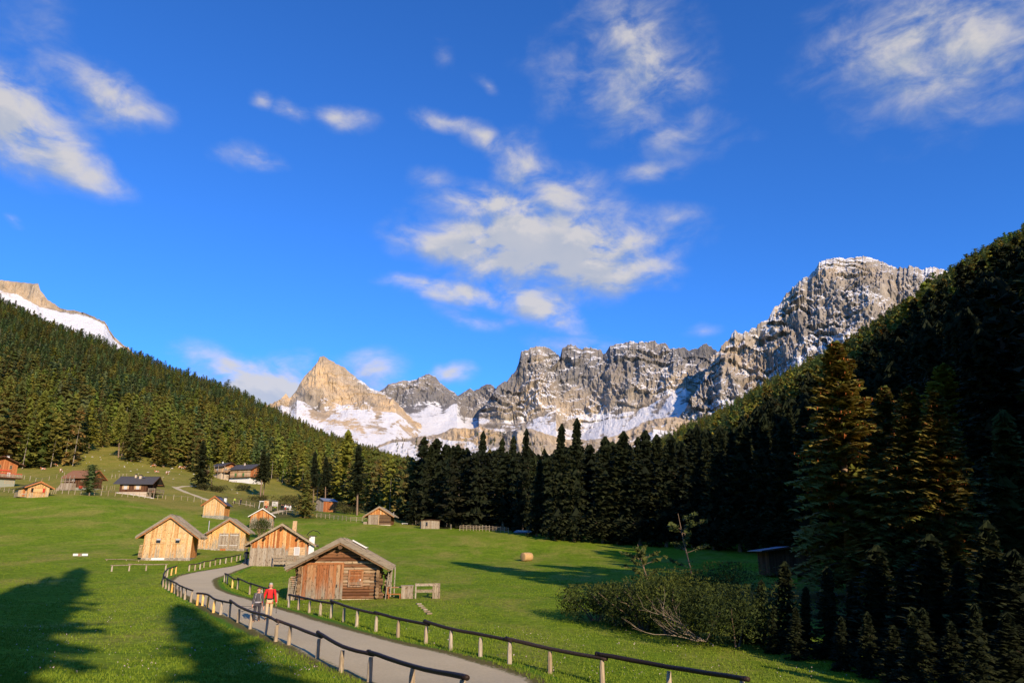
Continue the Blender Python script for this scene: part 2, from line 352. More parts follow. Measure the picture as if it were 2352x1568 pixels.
# ------------------------------------------------------------------ ground
def pxof(x, y): return 1176+x/np.maximum(y, 1e-3)/CT*F0
YEDGE = [(-700,280),(0,292),(100,300),(135,306),(150,400),(250,385),(300,350),(420,335),(440,335),(475,385),(640,385),(680,330),(760,300),(800,262),(860,235),(905,190),(960,170),(1010,165),(1200,160),(1400,143),(1600,131),(1800,116),(1950,104),(2050,92),(2150,82),(2352,62),(2700,45)]
def yedge(px): return np.interp(px, [a for a,b in YEDGE], [b for a,b in YEDGE])
def make_ground():
    ph = np.concatenate([np.arange(-180,-54,3), np.arange(-54,54,.17), np.arange(54,180.1,3)])
    rr = np.exp(np.arange(math.log(2.5), math.log(9000), .0125))
    P, Q = np.meshgrid(np.radians(ph), rr, indexing='ij')
    X = Q*np.sin(P); Y = Q*np.cos(P); Z = Hv(X, Y)
    V = np.stack([X, Y, Z], -1).reshape(-1, 3)
    n, m = X.shape
    i, j = np.meshgrid(np.arange(n-1), np.arange(m-1), indexing='ij'); a = (i*m+j).ravel()
    T = np.stack([a, a+m, a+m+1, a+1], 1)
    c0 = len(V); V = np.vstack([V, [[0,0,-1.7]]])
    px = pxof(X, Y); front = (Y > 5)
    e = np.interp(px, [0,200,480,620,760,900,960,2400], [152,158,165,215,235,175,170,170])
    n1 = fbm(X/25, Y/25, 2.2, 3)
    past = np.clip((Y-e-n1*6)/8, 0, 1)*front
    brown = np.clip(1-np.abs(px-640)/170, 0, 1)*np.clip((Y-168)/12, 0, 1)*np.clip((262-Y)/25, 0, 1)*front
    fo = np.clip((Y-yedge(px)-4)/14, 0, 1)*front; fo = np.maximum(fo, 0); painted_shade = np.clip((X*.88+Y*.47-33)/4, 0, 1)*np.clip((70-Y)/10, 0, 1)*(X > 0)  # shade under the right-hand wood is darkened into the ground colour
    C = np.stack([past*(1-painted_shade), np.maximum(brown, painted_shade), np.maximum(fo, 0)], -1).reshape(-1, 3); C = np.vstack([C, [[0,0,0]]])
    m_, nt, b = mk('meadow_grass', .95, .05)
    pos = nt.new('ShaderNodeNewGeometry').outputs['Position']
    zc = nt.new('ShaderNodeSeparateColor', ins={0:nt.new('ShaderNodeAttribute', attribute_name='col').outputs['Color']})
    n1 = nt.noise(pos, .045, 5, .6); n2 = nt.noise(pos, .35, 5, .65); n3 = nt.noise(pos, 3.2, 4, .7); n4 = nt.noise(nt.mapv(pos, (1,.45,1)), .16, 6, .7, .4)
    base = nt.ramp(n2, [(.25,(.115,.185,.008)),(.5,(.155,.25,.011)),(.75,(.215,.305,.018))])
    dry = nt.mix(n3, (.25,.26,.04), (.38,.32,.07))
    c = nt.mix(nt.rng(n4, .46, .64, 0, .85), base, dry)
    c = nt.mix(nt.rng(n1, .35, .65, 0, .32), c, (.22,.285,.018))
    br = nt.mix(n3, (.14,.10,.03), (.10,.12,.02))
    c = nt.mix(nt.rng(nt.noise(pos, .21, 4, .65, .3), .66, .72, 0, .5), c, br)
    pa = nt.mix(nt.rng(n2, .35, .65), (.19,.205,.026), (.27,.245,.042)); pa = nt.mix(nt.rng(n4, .45, .62, 0, .7), pa, (.33,.27,.06))
    n6 = nt.noise(pos, 1.1, 5, .7); c = nt.mix(1.0, c, nt.mix(nt.rng(n6, .35, .65), (.80,.84,.78), (1.18,1.13,1.2)), 'MULTIPLY')
    c = nt.mix(zc.outputs[0], c, pa)
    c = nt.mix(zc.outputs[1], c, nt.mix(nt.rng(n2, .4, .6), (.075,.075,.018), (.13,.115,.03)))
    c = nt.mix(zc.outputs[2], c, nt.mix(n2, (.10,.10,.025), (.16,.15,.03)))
    sp = nt.mix(nt.rng(n3, .3, .7), (.52,.58,.45), (1.36,1.26,1.5)); c = nt.mix(1.0, c, sp, 'MULTIPLY')
    fine = nt.noise(pos, 14, 3, .7); c = nt.mix(1.0, c, nt.mix(fine, (.75,.75,.75), (1.25,1.25,1.25)), 'MULTIPLY')
    nt.l.new(c, b.inputs['Base Color'])
    hh = nt.math('ADD', nt.math('MULTIPLY', n3, .5), nt.math('MULTIPLY', fine, .3)); hh = nt.math('ADD', hh, nt.math('MULTIPLY', n2, 1.2))
    bump(nt, b, hh, .55, .16)
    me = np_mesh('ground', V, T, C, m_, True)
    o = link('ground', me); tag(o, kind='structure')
    bm = bmesh.new(); bm.from_mesh(me); bm.verts.ensure_lookup_table()
    ring = [bm.verts[k*m] for k in range(n)]; cv = bm.verts[c0]
    for k in range(n-1):
        try: bm.faces.new((ring[k+1], ring[k], cv))
        except Exception: pass
    bmesh.ops.recalc_face_normals(bm, faces=bm.faces); bm.to_mesh(me); bm.free()
    if me.polygons[5000].normal.z < 0: me.flip_normals()
    return m_
GRASS = make_ground()

def make_road():
    m_, nt, b = mk('fine_gravel', .95, .05)
    pos = nt.new('ShaderNodeNewGeometry').outputs['Position']
    e = nt.new('ShaderNodeSeparateColor', ins={0:nt.new('ShaderNodeAttribute', attribute_name='col').outputs['Color']}).outputs[0]
    n1 = nt.noise(pos, .5, 4); n2 = nt.noise(pos, 9, 4, .7); n3 = nt.noise(pos, 45, 2, .7)
    g = nt.mix(n1, (.52,.425,.25), (.64,.53,.32)); g = nt.mix(1.0, g, nt.mix(n2, (.8,.8,.8), (1.2,1.2,1.2)), 'MULTIPLY')
    g = nt.mix(nt.rng(n3, .62, .72), g, (.72,.62,.45))
    d = nt.mix(nt.rng(n2, .35, .65), (.19,.125,.06), (.11,.13,.02))
    ee = nt.math('ADD', e, nt.math('MULTIPLY', nt.math('SUBTRACT', n2, .5), .5)); ee = nt.math('ADD', ee, nt.math('MULTIPLY', nt.math('SUBTRACT', n1, .5), .35))
    c = nt.mix(nt.rng(ee, .35, .5), g, d); c = nt.mix(nt.rng(ee, .68, .85), c, (.085,.2,.012))
    nt.l.new(c, b.inputs['Base Color']); bump(nt, b, nt.math('ADD', n2, n3), .5, .03)
    V = []; C = []; rows = []
    us = [-.30,-.14,0,.04,.12,.25,.4,.5,.6,.75,.88,.96,1,1.14,1.30]
    for a, q in zip(RL, RR):
        for u in us:
            p = a.lerp(q, u); V.append((p.x, p.y, 0))
            C.append((max(0, min(1, .5+max(-u, u-1)*2.4)) if (u < .05 or u > .95) else 0, 0, 0))
    V = np.array(V); off = np.tile(np.array([-.02]+[.02]+[.035]*(len(us)-4)+[.02,-.02]), len(RL))
    V[:,2] = Hv(V[:,0], V[:,1])+off+.008
    k = len(us); i, j = np.meshgrid(np.arange(len(RL)-1), np.arange(k-1), indexing='ij'); a = (i*k+j).ravel()
    me = np_mesh('gravel_road', V, np.stack([a, a+1, a+k+1, a+k], 1), np.array(C, float), m_, True)
    if me.polygons[50].normal.z < 0: me.flip_normals()
    tag(link('gravel_road', me), kind='structure')
    return m_
GRAVEL = make_road()
def strip(name, pts, w, mat, lift=.05):
    P = catmull([Vector(p) for p in pts], 10); V = []
    for i, p in enumerate(P):
        d = P[min(i+1, len(P)-1)]-P[max(i-1, 0)]; s = Vector((d.y, -d.x, 0)).normalized()
        for u in (-1,-.5,0,.5,1): q = p+s*w*u/2; V.append((q.x, q.y, Hg(q.x, q.y)+lift-(.1 if abs(u) == 1 else 0)))
    n = len(P); i, j = np.meshgrid(np.arange(n-1), np.arange(4), indexing='ij'); a = (i*5+j).ravel()
    me = np_mesh(name, np.array(V), np.stack([a, a+1, a+6, a+5], 1), np.zeros((len(V),3)), mat, True)
    if me.polygons[5].normal.z < 0: me.flip_normals()
    return tag(link(name, me), kind='structure')
strip('dirt_track', [hit(402,1118), hit(425,1129), hit(450,1138), hit(475,1147), hit(500,1155)], 3.2, GRAVEL)
strip('footpath', [hit(535,1153), hit(560,1157), hit(585,1162)], 1.6, GRAVEL)
strip('footpath', [hit(612,1182), hit(632,1177), hit(655,1171), hit(675,1172)], 2.2, GRAVEL)
strip('footpath', [hit(400,1119), hit(440,1116), hit(480,1117)], 1.6, GRAVEL)

# ------------------------------------------------------------------ conifers
KC = {'spruce':((.13,.15,.032),(.24,.165,.04)), 'larch':((.19,.21,.032),(.26,.235,.04)), 'pine':((.13,.18,.06),(.18,.225,.085)), 'dark':((.018,.026,.009),(.034,.036,.013))}  # 'dark': dark needles, deepened further to carry the shade of the meadow-edge wood
def conifer(seed, H, Rm, levels, nb, steps, blade, kind='spruce', cb=.06, dead=0, cones=0):
    """crown as drooping sprays of needle fronds along whorled boughs: returns V, T, C"""
    r = random.Random(seed); V = []; C = []
    c1, c2 = KC[kind]; N = lambda: r.uniform(-1, 1)
    for lv in range(levels):
        z = H*(cb+(1-cb)*((lv+r.random())/levels)**.9); f = (z/H-cb)/(1-cb)
        if kind == 'pine': L0 = Rm*math.sqrt(max(.02, 1-abs((f-.42)/.6)**2.2))
        elif kind == 'larch': L0 = Rm*(1-f)**.62*min(1, .55+f*2.2)
        else: L0 = Rm*((1-f)**.8)*min(1, .62+f*2.4)+.12
        for bnum in range(nb):
            az = r.uniform(0, 2*math.pi); l = L0*r.uniform(.55, 1.12)*(1.12 if r.random() < .15 else 1)
            ca, sa = math.cos(az), math.sin(az); up = (.32 if kind == 'pine' else -.05+.5*f)+.12*N()
            droop = (.05 if kind == 'pine' else .42*(1-f)+.05)
            bt = r.random(); deadb = r.random() < dead*(1-f)*1.5
            for st in range(steps):
                t = (st+.35+.5*r.random())/steps; t = t**.75
                if t < .2 and steps > 3 and r.random() < .5: continue
                d = l*t; p = (ca*d+N()*.06*blade, sa*d+N()*.06*blade, z+d*up-droop*d*t+N()*.12*blade)
                b = blade*(.65+.5*r.random())*(1.05-.35*t)*(1-.45*f)
                if deadb: b *= .4
                for sg in (-1, 1):
                    if deadb and r.random() < .6: continue
                    k = r.uniform(.5, 1.0); e = r.uniform(.1, .7)
                    sx, sy = -sa*sg, ca*sg
                    hang = r.uniform(.15, .75) if kind != 'pine' else r.uniform(-.5, .35)
                    V.append(p); V.append((p[0]+ca*b*.9+N()*.15*b, p[1]+sa*b*.9+N()*.15*b, p[2]-b*.25*hang+N()*.1*b))
                    V.append((p[0]+ca*b*e+sx*b*k, p[1]+sa*b*e+sy*b*k, p[2]-b*hang))
                    m = min(1, max(0, bt*.55+r.random()*.45)); s = .78+.5*r.random()
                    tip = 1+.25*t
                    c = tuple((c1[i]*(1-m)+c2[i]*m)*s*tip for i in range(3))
                    if kind == 'spruce' and f > .5 and r.random() < .05: c = (.17*s,.08*s,.025*s)
                    C += [c, c, c]
            if True:
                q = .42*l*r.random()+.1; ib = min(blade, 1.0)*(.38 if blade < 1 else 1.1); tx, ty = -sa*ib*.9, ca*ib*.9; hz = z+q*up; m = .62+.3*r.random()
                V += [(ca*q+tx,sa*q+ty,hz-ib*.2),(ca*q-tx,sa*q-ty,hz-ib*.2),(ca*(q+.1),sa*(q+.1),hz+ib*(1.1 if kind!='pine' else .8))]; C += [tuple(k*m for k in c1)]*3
            if cones and f > .25 and r.random() < cones:
                for q in range(r.randint(2,5)):
                    d = l*r.uniform(.75, 1.0); h = r.uniform(.14, .24); x = ca*d+N()*.25; y = sa*d+N()*.25; zz = z+d*up-droop*d-.05
                    for a in (0, 2.1, 4.2):
                        V += [(x+.05*math.cos(a), y+.05*math.sin(a), zz), (x+.05*math.cos(a+2.1), y+.05*math.sin(a+2.1), zz), (x, y, zz-h*1.3)]; C += [(.34,.11,.035)]*3
    for q in range(6 if levels > 10 else 3):    # leader
        a = q*2.1; V += [(0,0,H*1.02),(math.cos(a)*blade*.2, math.sin(a)*blade*.2, H-blade*.7),(math.cos(a+2)*blade*.2, math.sin(a+2)*blade*.2, H-blade*.7)]; C += [c1]*3
    V = np.array(V); return V, np.arange(len(V)).reshape(-1,3), np.array(C)
def trunk_mb(H, r0, seg=8, lean=0, stubs=0, seed=1):
    b = MB(); r = random.Random(seed)
    b.tube([(0,0,-.6),(0,0,.3),(lean*.02*H,0,H*.3),(lean*.05*H,.0,H*.65),(lean*.06*H,0,H*.97)], [r0*1.35,r0,r0*.75,r0*.42,r0*.06], seg, .5, True, .06)
    for i in range(stubs):
        z = H*r.uniform(.06,.8); a = r.uniform(0,6.28); l = r.uniform(.6,2.3)*(1-z/H*.6)
        b.tube([(0,0,z),(math.cos(a)*l*.6, math.sin(a)*l*.6, z-.05),(math.cos(a)*l, math.sin(a)*l, z-.25)], [r0*.14,r0*.09,.02], 4)
    return b
PROTO = {}
def proto(kind, lod, k):
    """tree mesh pair at unit size 20 m for a kind and level of detail"""
    key = (kind, lod, k)
    if key in PROTO: return PROTO[key]
    par = {'hi':(64,9,13,.75), 'mid':(34,7,7,1.15), 'low':(20,6,4,1.7), 'far':(12,6,2,2.3)}[lod]
    base = kind.split('_')[0]; cb = {'spruce':.05,'larch':.16,'pine':.12,'dark':.05}[base]
    if kind.endswith('bare'): cb = .38
    Rm = {'spruce':3.7,'larch':3.8,'pine':4.4,'dark':3.8}[base]
    V, T, C = conifer(hash_(key), 20, Rm, par[0], par[1], par[2], par[3], base, cb, (.22 if base == 'larch' else .07) if lod in ('hi','mid') else 0, .3 if (lod == 'hi' and base == 'spruce') else 0)
    if lod == 'far': PROTO[key] = (V, T, C); return PROTO[key]
    me = np_mesh('crown', V, T, C, M['leaf'])
    t = trunk_mb(20, .32, 8, 0, {'hi':60,'mid':34,'low':0}[lod], hash_(key)).build('trunk', M['bark'], None, True)
    tm = t.data; bpy.data.objects.remove(t)
    PROTO[key] = (me, tm); return PROTO[key]
def hash_(k): return sum(ord(c)*(i+3) for i, c in enumerate(str(k)))%10007
def tree_obj(kind, lod, k, loc, H, label, group, wid=1.0, lean=0, name='conifer_tree', cat='tree', trunk='bark'):
    me, tm = proto(kind, lod, k); s = H/20
    e = empty(name, (loc[0], loc[1], loc[2]-.15), random.uniform(0, 6.28), label, cat, group)
    e.scale = (s*wid, s*wid, s)
    if lean: e.rotation_euler = (0, lean, 0)
    link('crown', me, e); link('trunk', tm, e)
    return e
TREES = []      # (px, base, height, kind, lod, label, wid, lean)
def spot(px, basepy, toppx, toppy, kind, label, lod='mid', wid=1.0, Y=None, name='conifer_tree'):
    P = at(px, Y, basepy) if Y else hit(px, basepy)
    d = ray(toppx, toppy); H = d.z/d.y*P.y-P.z
    lean = max(-.12, min(.12, (d.x/d.y*P.y-P.x)/H))
    TREES.append((P, H, kind, lod, label, wid, lean, name))
# left forest edge
spot(8,1052,14,868,'spruce','dark tall spruce at the left edge above the timber chalet',wid=1.0)
spot(38,1050,37,880,'spruce','tall spruce with bare pale trunk showing, second from the left edge',wid=.95)
spot(60,1048,66,915,'larch','slimmer conifer between the tall spruces at left')
spot(80,1041,104,902,'larch_bare','leaning conifer with long pale bare trunk and dead boughs at left',wid=1.0,name='larch_tree')
spot(121,1052,136,955,'spruce','shorter spruce at the clearing edge with a pale stump foot',wid=1.0)
spot(157,1008,157,958,'pine','small rounded blue-green pine at the top of the clearing',wid=.75,name='pine_tree')
spot(203,1037,211,922,'larch','conifer with bright lower trunk standing in the sloping pasture',wid=1.15,name='larch_tree')
spot(236,1027,240,945,'spruce','conifer just right of the bright-trunked pasture tree')
spot(272,1051,280,932,'larch_bare','twin-stemmed larch with bare lower trunks above the meadow',wid=.9,name='larch_tree')
spot(279,1052,292,950,'larch_bare','slighter stem of the twin larches above the meadow',wid=.7,name='larch_tree')
spot(302,1060,309,940,'spruce','broad spruce with low boughs at the forest edge above the dark chalet',wid=1.3)
spot(375,1072,377,946,'spruce','bushy dark spruce standing proud of the forest edge, left of the thick-trunked larch',wid=1.35)
spot(411,1062,419,962,'larch_bare','larch with thick orange-brown bare lower trunk at the forest edge',wid=1.1,name='larch_tree')
spot(461,1123,467,1016,'dark','dark spruce in front of the two hillside houses, left of the cream house',wid=1.25)
spot(486,1118,484,1060,'larch_bare','thin larch beside the dark spruce below the cream house',wid=.9,name='larch_tree')
spot(598,1143,606,1035,'dark_bare','thin bare-stemmed larch covering the right end of the white-based house',wid=1.0,name='larch_tree')
spot(604,1139,616,1048,'dark_bare','second bare stem beside the white-based house',wid=.9,name='larch_tree')
spot(700,1189,706,1082,'spruce','reddish topped spruce in the meadow left of the metal-roofed shed',wid=1.45)
spot(719,1160,724,1040,'dark_bare','tall thin larch just left of the metal-roofed shed',wid=.8,name='larch_tree')
spot(728,1154,733,1048,'larch_bare','curved-stem larch behind the metal-roofed shed',wid=.9,name='larch_tree')
spot(747,1158,749,1052,'dark_bare','larch with bare stem rising right behind the metal-roofed shed',wid=.9,name='larch_tree')
spot(791,1158,800,994,'larch_bare','tallest larch of the meadow edge with long pale trunk',wid=1.15,name='larch_tree')
spot(820,1183,824,1026,'dark_bare','tall larch with bare stem in front of the tallest larch',wid=.95,name='larch_tree')
spot(880,1170,879,1078,'dark','dark spruce behind the far log hut',wid=1.1)
spot(926,1194,934,1084,'dark','pointed dark spruce right behind the far log hut',wid=1.0)
spot(948,1205,952,1122,'dark','low bushy spruce with pale bare foot left of the plank shed',wid=1.45)
spot(985,1203,990,1029,'dark','wide dark larch rising above the plank shed',wid=1.1,name='larch_tree')
spot(1025,1202,1031,1030,'dark','narrow spruce with visible trunk right of the plank shed',wid=1.0)
spot(1060,1205,1062,1092,'dark','short dark spruce between taller ones over the far fence')
spot(1098,1209,1110,997,'dark','tall jagged larch against the snowy basin over the far fence',wid=.8,name='larch_tree')
spot(1135,1211,1154,1012,'dark','spruce next right of the jagged larch against the snowy basin',wid=.85)
spot(1165,1212,1180,1008,'dark','spruce over the right end of the far fence',wid=.85)
spot(1200,1222,1209,994,'dark','wispy tall larch above the tarp-covered pile',wid=.75,name='larch_tree')
spot(1232,1232,1240,1062,'dark','lower spruce in the gap right of the tarp-covered pile')
spot(1275,1240,1290,984,'dark','left one of the two tallest dark spruces in the middle',wid=.85)
spot(1318,1243,1325,972,'dark','right one of the two tallest dark spruces in the middle',wid=.85)
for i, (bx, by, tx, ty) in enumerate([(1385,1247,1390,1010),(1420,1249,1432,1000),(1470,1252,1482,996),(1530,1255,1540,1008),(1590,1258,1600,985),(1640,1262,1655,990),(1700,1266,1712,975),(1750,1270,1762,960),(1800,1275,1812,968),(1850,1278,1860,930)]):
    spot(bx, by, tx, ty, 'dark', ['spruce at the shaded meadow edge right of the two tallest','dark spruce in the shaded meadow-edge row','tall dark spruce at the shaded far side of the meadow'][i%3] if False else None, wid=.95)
# right foreground trees
spot(1962,1400,1918,787,'spruce','big cone-laden spruce with sunlit trunk patches in the right foreground','hi',1.45,Y=56)
for i, (bx, tx, ty, Y, k, lab) in enumerate([(2050,2037,886,62,'spruce','spruce just right of the big cone-laden spruce'),(2110,2110,882,53,'spruce','cone-tipped spruce, second to the right of the big one'),(2175,2168,895,51,'spruce','cone-tipped spruce with warm tips in the right foreground group'),(2215,2219,832,84,'larch','taller larch standing behind the cone-tipped spruces'),(2290,2279,800,88,'larch','tall thin larch near the right edge of the photo'),(2345,2332,950,52,'spruce','cone-tipped spruce cut by the right edge of the photo'),(2030,2000,1150,60,'dark','young dark spruce at the foot of the big cone-laden spruce')]):
    spot(bx, 1380, tx, ty, k, lab, 'hi' if i != 6 else 'mid', 1.4, Y=Y)
for i, (bx, by, tx, ty) in enumerate([(1745,1478,1750,1330),(1800,1492,1806,1290),(1850,1500,1852,1345),(1905,1512,1898,1300),(1960,1520,1968,1330),(2020,1530,2012,1255),(2085,1540,2090,1300),(2150,1545,2142,1230),(2215,1550,2222,1290),(2290,1555,2280,1200),(2350,1560,2345,1260),(2100,1590,2105,1400),(2250,1600,2246,1380),(1700,1474,1704,1370),(1775,1500,1778,1385),(1830,1515,1826,1390),(1935,1540,1931,1410),(1995,1556,1990,1400),(2055,1570,2050,1430),(2125,1562,2120,1390),(2190,1575,2185,1420),(2325,1590,2320,1400)]):
    spot(bx, by, tx, ty, 'dark', None, 'mid', 1.5)
spot(205,1138,213,1066,'pine','dense rounded green pine in front of the brown-roofed chalet','hi',1.45,name='pine_tree')
LABF = {'spruce':'spruce of the forest on the mountain slope','larch':'larch of the forest on the mountain slope','pine':'rounded pine of the forest on the mountain slope','dark':'dark spruce of the shaded wood beyond the meadow'}
def sample_trees():
    out = []; rr = random.Random(5)
    Y = 44.0
    while Y < 1980:
        sp = 5.2+Y*.0062; 
        x = -.90*Y-10
        while x < .95*Y+12:
            x += sp*1.02
            X = x+rr.uniform(-.45,.45)*sp; YY = Y+rr.uniform(-.45,.45)*sp
            p = 1176+X/YY/CT*F0
            if YY < float(yedge(p))+3: continue
            ys = float(np.interp(math.atan2(X, YY), SILA, SILY))
            if YY > ys*1.05: continue
            if 960 < p < 1400 and YY > 420 and rr.random() < .35: continue
            out.append((X, YY, p))
        Y += sp*.96
    return out
_pts = sample_trees(); _z = Hv(np.array([p[0] for p in _pts]), np.array([p[1] for p in _pts]))
_nx = fbm(np.array([p[0] for p in _pts])/60, np.array([p[1] for p in _pts])/60, 9.1, 2)
_rt = random.Random(9); FOREST = []
for (X, Y, p), z, q in zip(_pts, _z, _nx):
    el = z/Y; u = _rt.random()
    if any((t[0].x-X)**2+(t[0].y-Y)**2 < 9 for t in TREES): continue
    H = _rt.uniform(14, 23)*(1-.42*min(1, max(0, (Y-500)/900)))
    if p > 960:
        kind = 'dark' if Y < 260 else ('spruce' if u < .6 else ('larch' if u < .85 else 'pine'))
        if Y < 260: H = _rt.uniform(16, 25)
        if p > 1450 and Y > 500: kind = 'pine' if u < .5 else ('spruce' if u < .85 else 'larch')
        if Y < 200 and p < 1700:
            d = z/Y; lim = float(np.interp(p, [960,1060,1110,1220,1240,1290,1330,1400,1500,1600,1700], [1070,1060,1040,1040,1070,1030,1030,1015,1010,990,985]))
            e = ray(p, lim); H = min(H, e.z/e.y*Y-z)
            if H < 7: H = _rt.uniform(8, 12)
    if p < 960 or Y > 260: H *= _rt.uniform(.68, 1.18)
    if p > 960: pass
    elif el > .2+q*.06: kind = 'pine' if u < .55 else ('spruce' if u < .9 else 'larch')
    else: kind = 'larch' if u < .5+q*.4 else ('spruce' if u < .88 else 'pine')
    if p < 960 and Y < 360: H *= 1.1
    if 640 < p < 960 and Y < 420: H = min(H, 17)
    FOREST.append((H/math.hypot(X, Y)*(1 if -60 < p < 2420 else .02), X, Y, float(z), H, kind))
FOREST.sort(key=lambda t: -t[0])
NIND = 300-len(TREES)
for P, H, kind, lod, lab, wid, lean, name in TREES:
    grp = None
    if lab is None: lab, grp = ('low dark spruce in the black shade at lower right', 'low dark spruces in the shade at lower right') if P.y < 80 else ('dark spruce in the shaded row at the far side of the meadow', 'dark spruces in the shaded row at the meadow edge')
    if lod == 'hi' and H < 12: lod = 'mid'
    tree_obj(kind, lod, _rt.randint(0,2), P, H, lab, grp, wid*_rt.uniform(.85,1.3) if grp else wid, lean, name)
GR = {'spruce':'forest spruces on the slopes','larch':'forest larches on the slopes','pine':'forest pines on the slopes','dark':'dark spruces of the shaded wood'}
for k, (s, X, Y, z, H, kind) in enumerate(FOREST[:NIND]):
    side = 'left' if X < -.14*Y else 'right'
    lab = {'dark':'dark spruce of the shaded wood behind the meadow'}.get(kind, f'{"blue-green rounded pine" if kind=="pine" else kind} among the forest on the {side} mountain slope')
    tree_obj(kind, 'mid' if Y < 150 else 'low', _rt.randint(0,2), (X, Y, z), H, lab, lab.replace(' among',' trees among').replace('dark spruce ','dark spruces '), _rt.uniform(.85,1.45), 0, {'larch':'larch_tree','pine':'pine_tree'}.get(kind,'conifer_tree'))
def merged(name, items, label, cat, kinds=None, lodsel=None):
    rv = np.random.default_rng(3); Vs = []; Cs = []
    for s, X, Y, z, H, kind in items:
        V, T, C = proto(kind, 'far', int(rv.integers(0,8)))
        a = rv.uniform(0, 6.28); sc = H/20*1.06; w = sc*rv.uniform(.8, 1.25)*(1.15 if kind != 'dark' else 1)
        ca, sa = math.cos(a)*w, math.sin(a)*w
        _v = (np.stack([V[:,0]*ca-V[:,1]*sa+X, V[:,0]*sa+V[:,1]*ca+Y, V[:,2]*sc+z-.3], 1)); Vs.append(_v)
        if Y < 850 and X < 0 and rv.random() < .3:
            b_ = [(math.cos(q)*.2, math.sin(q)*.2) for q in (0,2.1,4.2)]; hh = H*rv.uniform(.45,.85); ox, oy = X*(-1.4/Y)+rv.uniform(-1,1), -1.6
            tv = [(X+ox+p[0]*s_, Y+oy+p[1]*s_, zz) for k in range(3) for (p, s_, zz) in ((b_[k],1,z),(b_[(k+1)%3],1,z),(b_[k],.2,z+hh))]
            Vs.insert(-1, np.array(tv)); Cs.append(np.tile(np.array([[.36,.29,.21]]), (9,1)))
        Cs.append(C*np.array([rv.uniform(.85,1.25), rv.uniform(.9,1.12), rv.uniform(.8,1.15)])*rv.uniform(.75,1.2))
    V = np.vstack(Vs); C = np.vstack(Cs)
    me = np_mesh(name, V, np.arange(len(V)).reshape(-1,3), C, M['leaf'])
    return tag(link(name, me), label, cat, kind='stuff')
_rest = FOREST[NIND:]
# unseen trees added right of the view to shade the thicket, with gaps for sun
_off = []; _ro = random.Random(31)
for _i in range(5200):
    _a = R(_ro.uniform(44, 142)); _q = math.sqrt(_ro.uniform(20**2, 260**2)); X, Y = _q*math.sin(_a), _q*math.cos(_a)
    if Y > 0 and X < .9*Y+6: continue
    _s = X*.88+Y*.47
    if _s < 31 or 47.5 < _s < 52 or (_s < 33.5 and _ro.random() < .5) or (52 < _s < 58 and _ro.random() < .7) or (83 < _s < 94 and _ro.random() < .5): continue
    if _q < 30: continue
    if _ro.random() > (.9 if _q < 110 else .35): continue
    if any((t[1]-X)**2+(t[2]-Y)**2 < 16 for t in _off[-400:]): continue
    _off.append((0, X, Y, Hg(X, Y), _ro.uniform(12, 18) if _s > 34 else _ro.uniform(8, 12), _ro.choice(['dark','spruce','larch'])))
_off += [(0,x,y,Hg(x,y),h,'spruce') for x,y,h in ((36,22,25),(37.5,18,26),(34.5,24,24),(38,15,27),(35,20,25),(40,11,27))]  # tall unseen trees added for long shadows across the meadow
merged('forest', _off, 'unseen conifers added past the right edge of the view for their shade', 'forest')
_l = [t for t in _rest if t[1] < 0]; _r = [t for t in _rest if t[1] >= 0]
merged('forest', _l, 'dense conifer forest covering the sunny left mountainside', 'forest')
merged('forest', _r, 'dense conifer forest covering the shaded right mountainside', 'forest')
print('trees', len(TREES), NIND, len(_rest))
# trees standing behind the viewpoint: their shadows fall on the foreground grass and on the right-hand wood
def caster(px, py, H, wid=1.0, kind='dark'):
    P = hit(px, py)
    for d in np.arange(10, 260, .5):
        x = P.x+SUN.x/math.cos(SUN_EL)*d; y = P.y+SUN.y/math.cos(SUN_EL)*d
        if Hg(x, y)+H <= P.z+d*math.tan(SUN_EL): break
    if y > 0 and abs(x/y) < .78: print('caster in frame', px, py)
    tree_obj('dark', 'mid', random.randint(0,1), (x, y, Hg(x, y)), H, 'tall spruce near the viewpoint, its shadow falling on the foreground grass', 'spruces behind the viewpoint', wid)
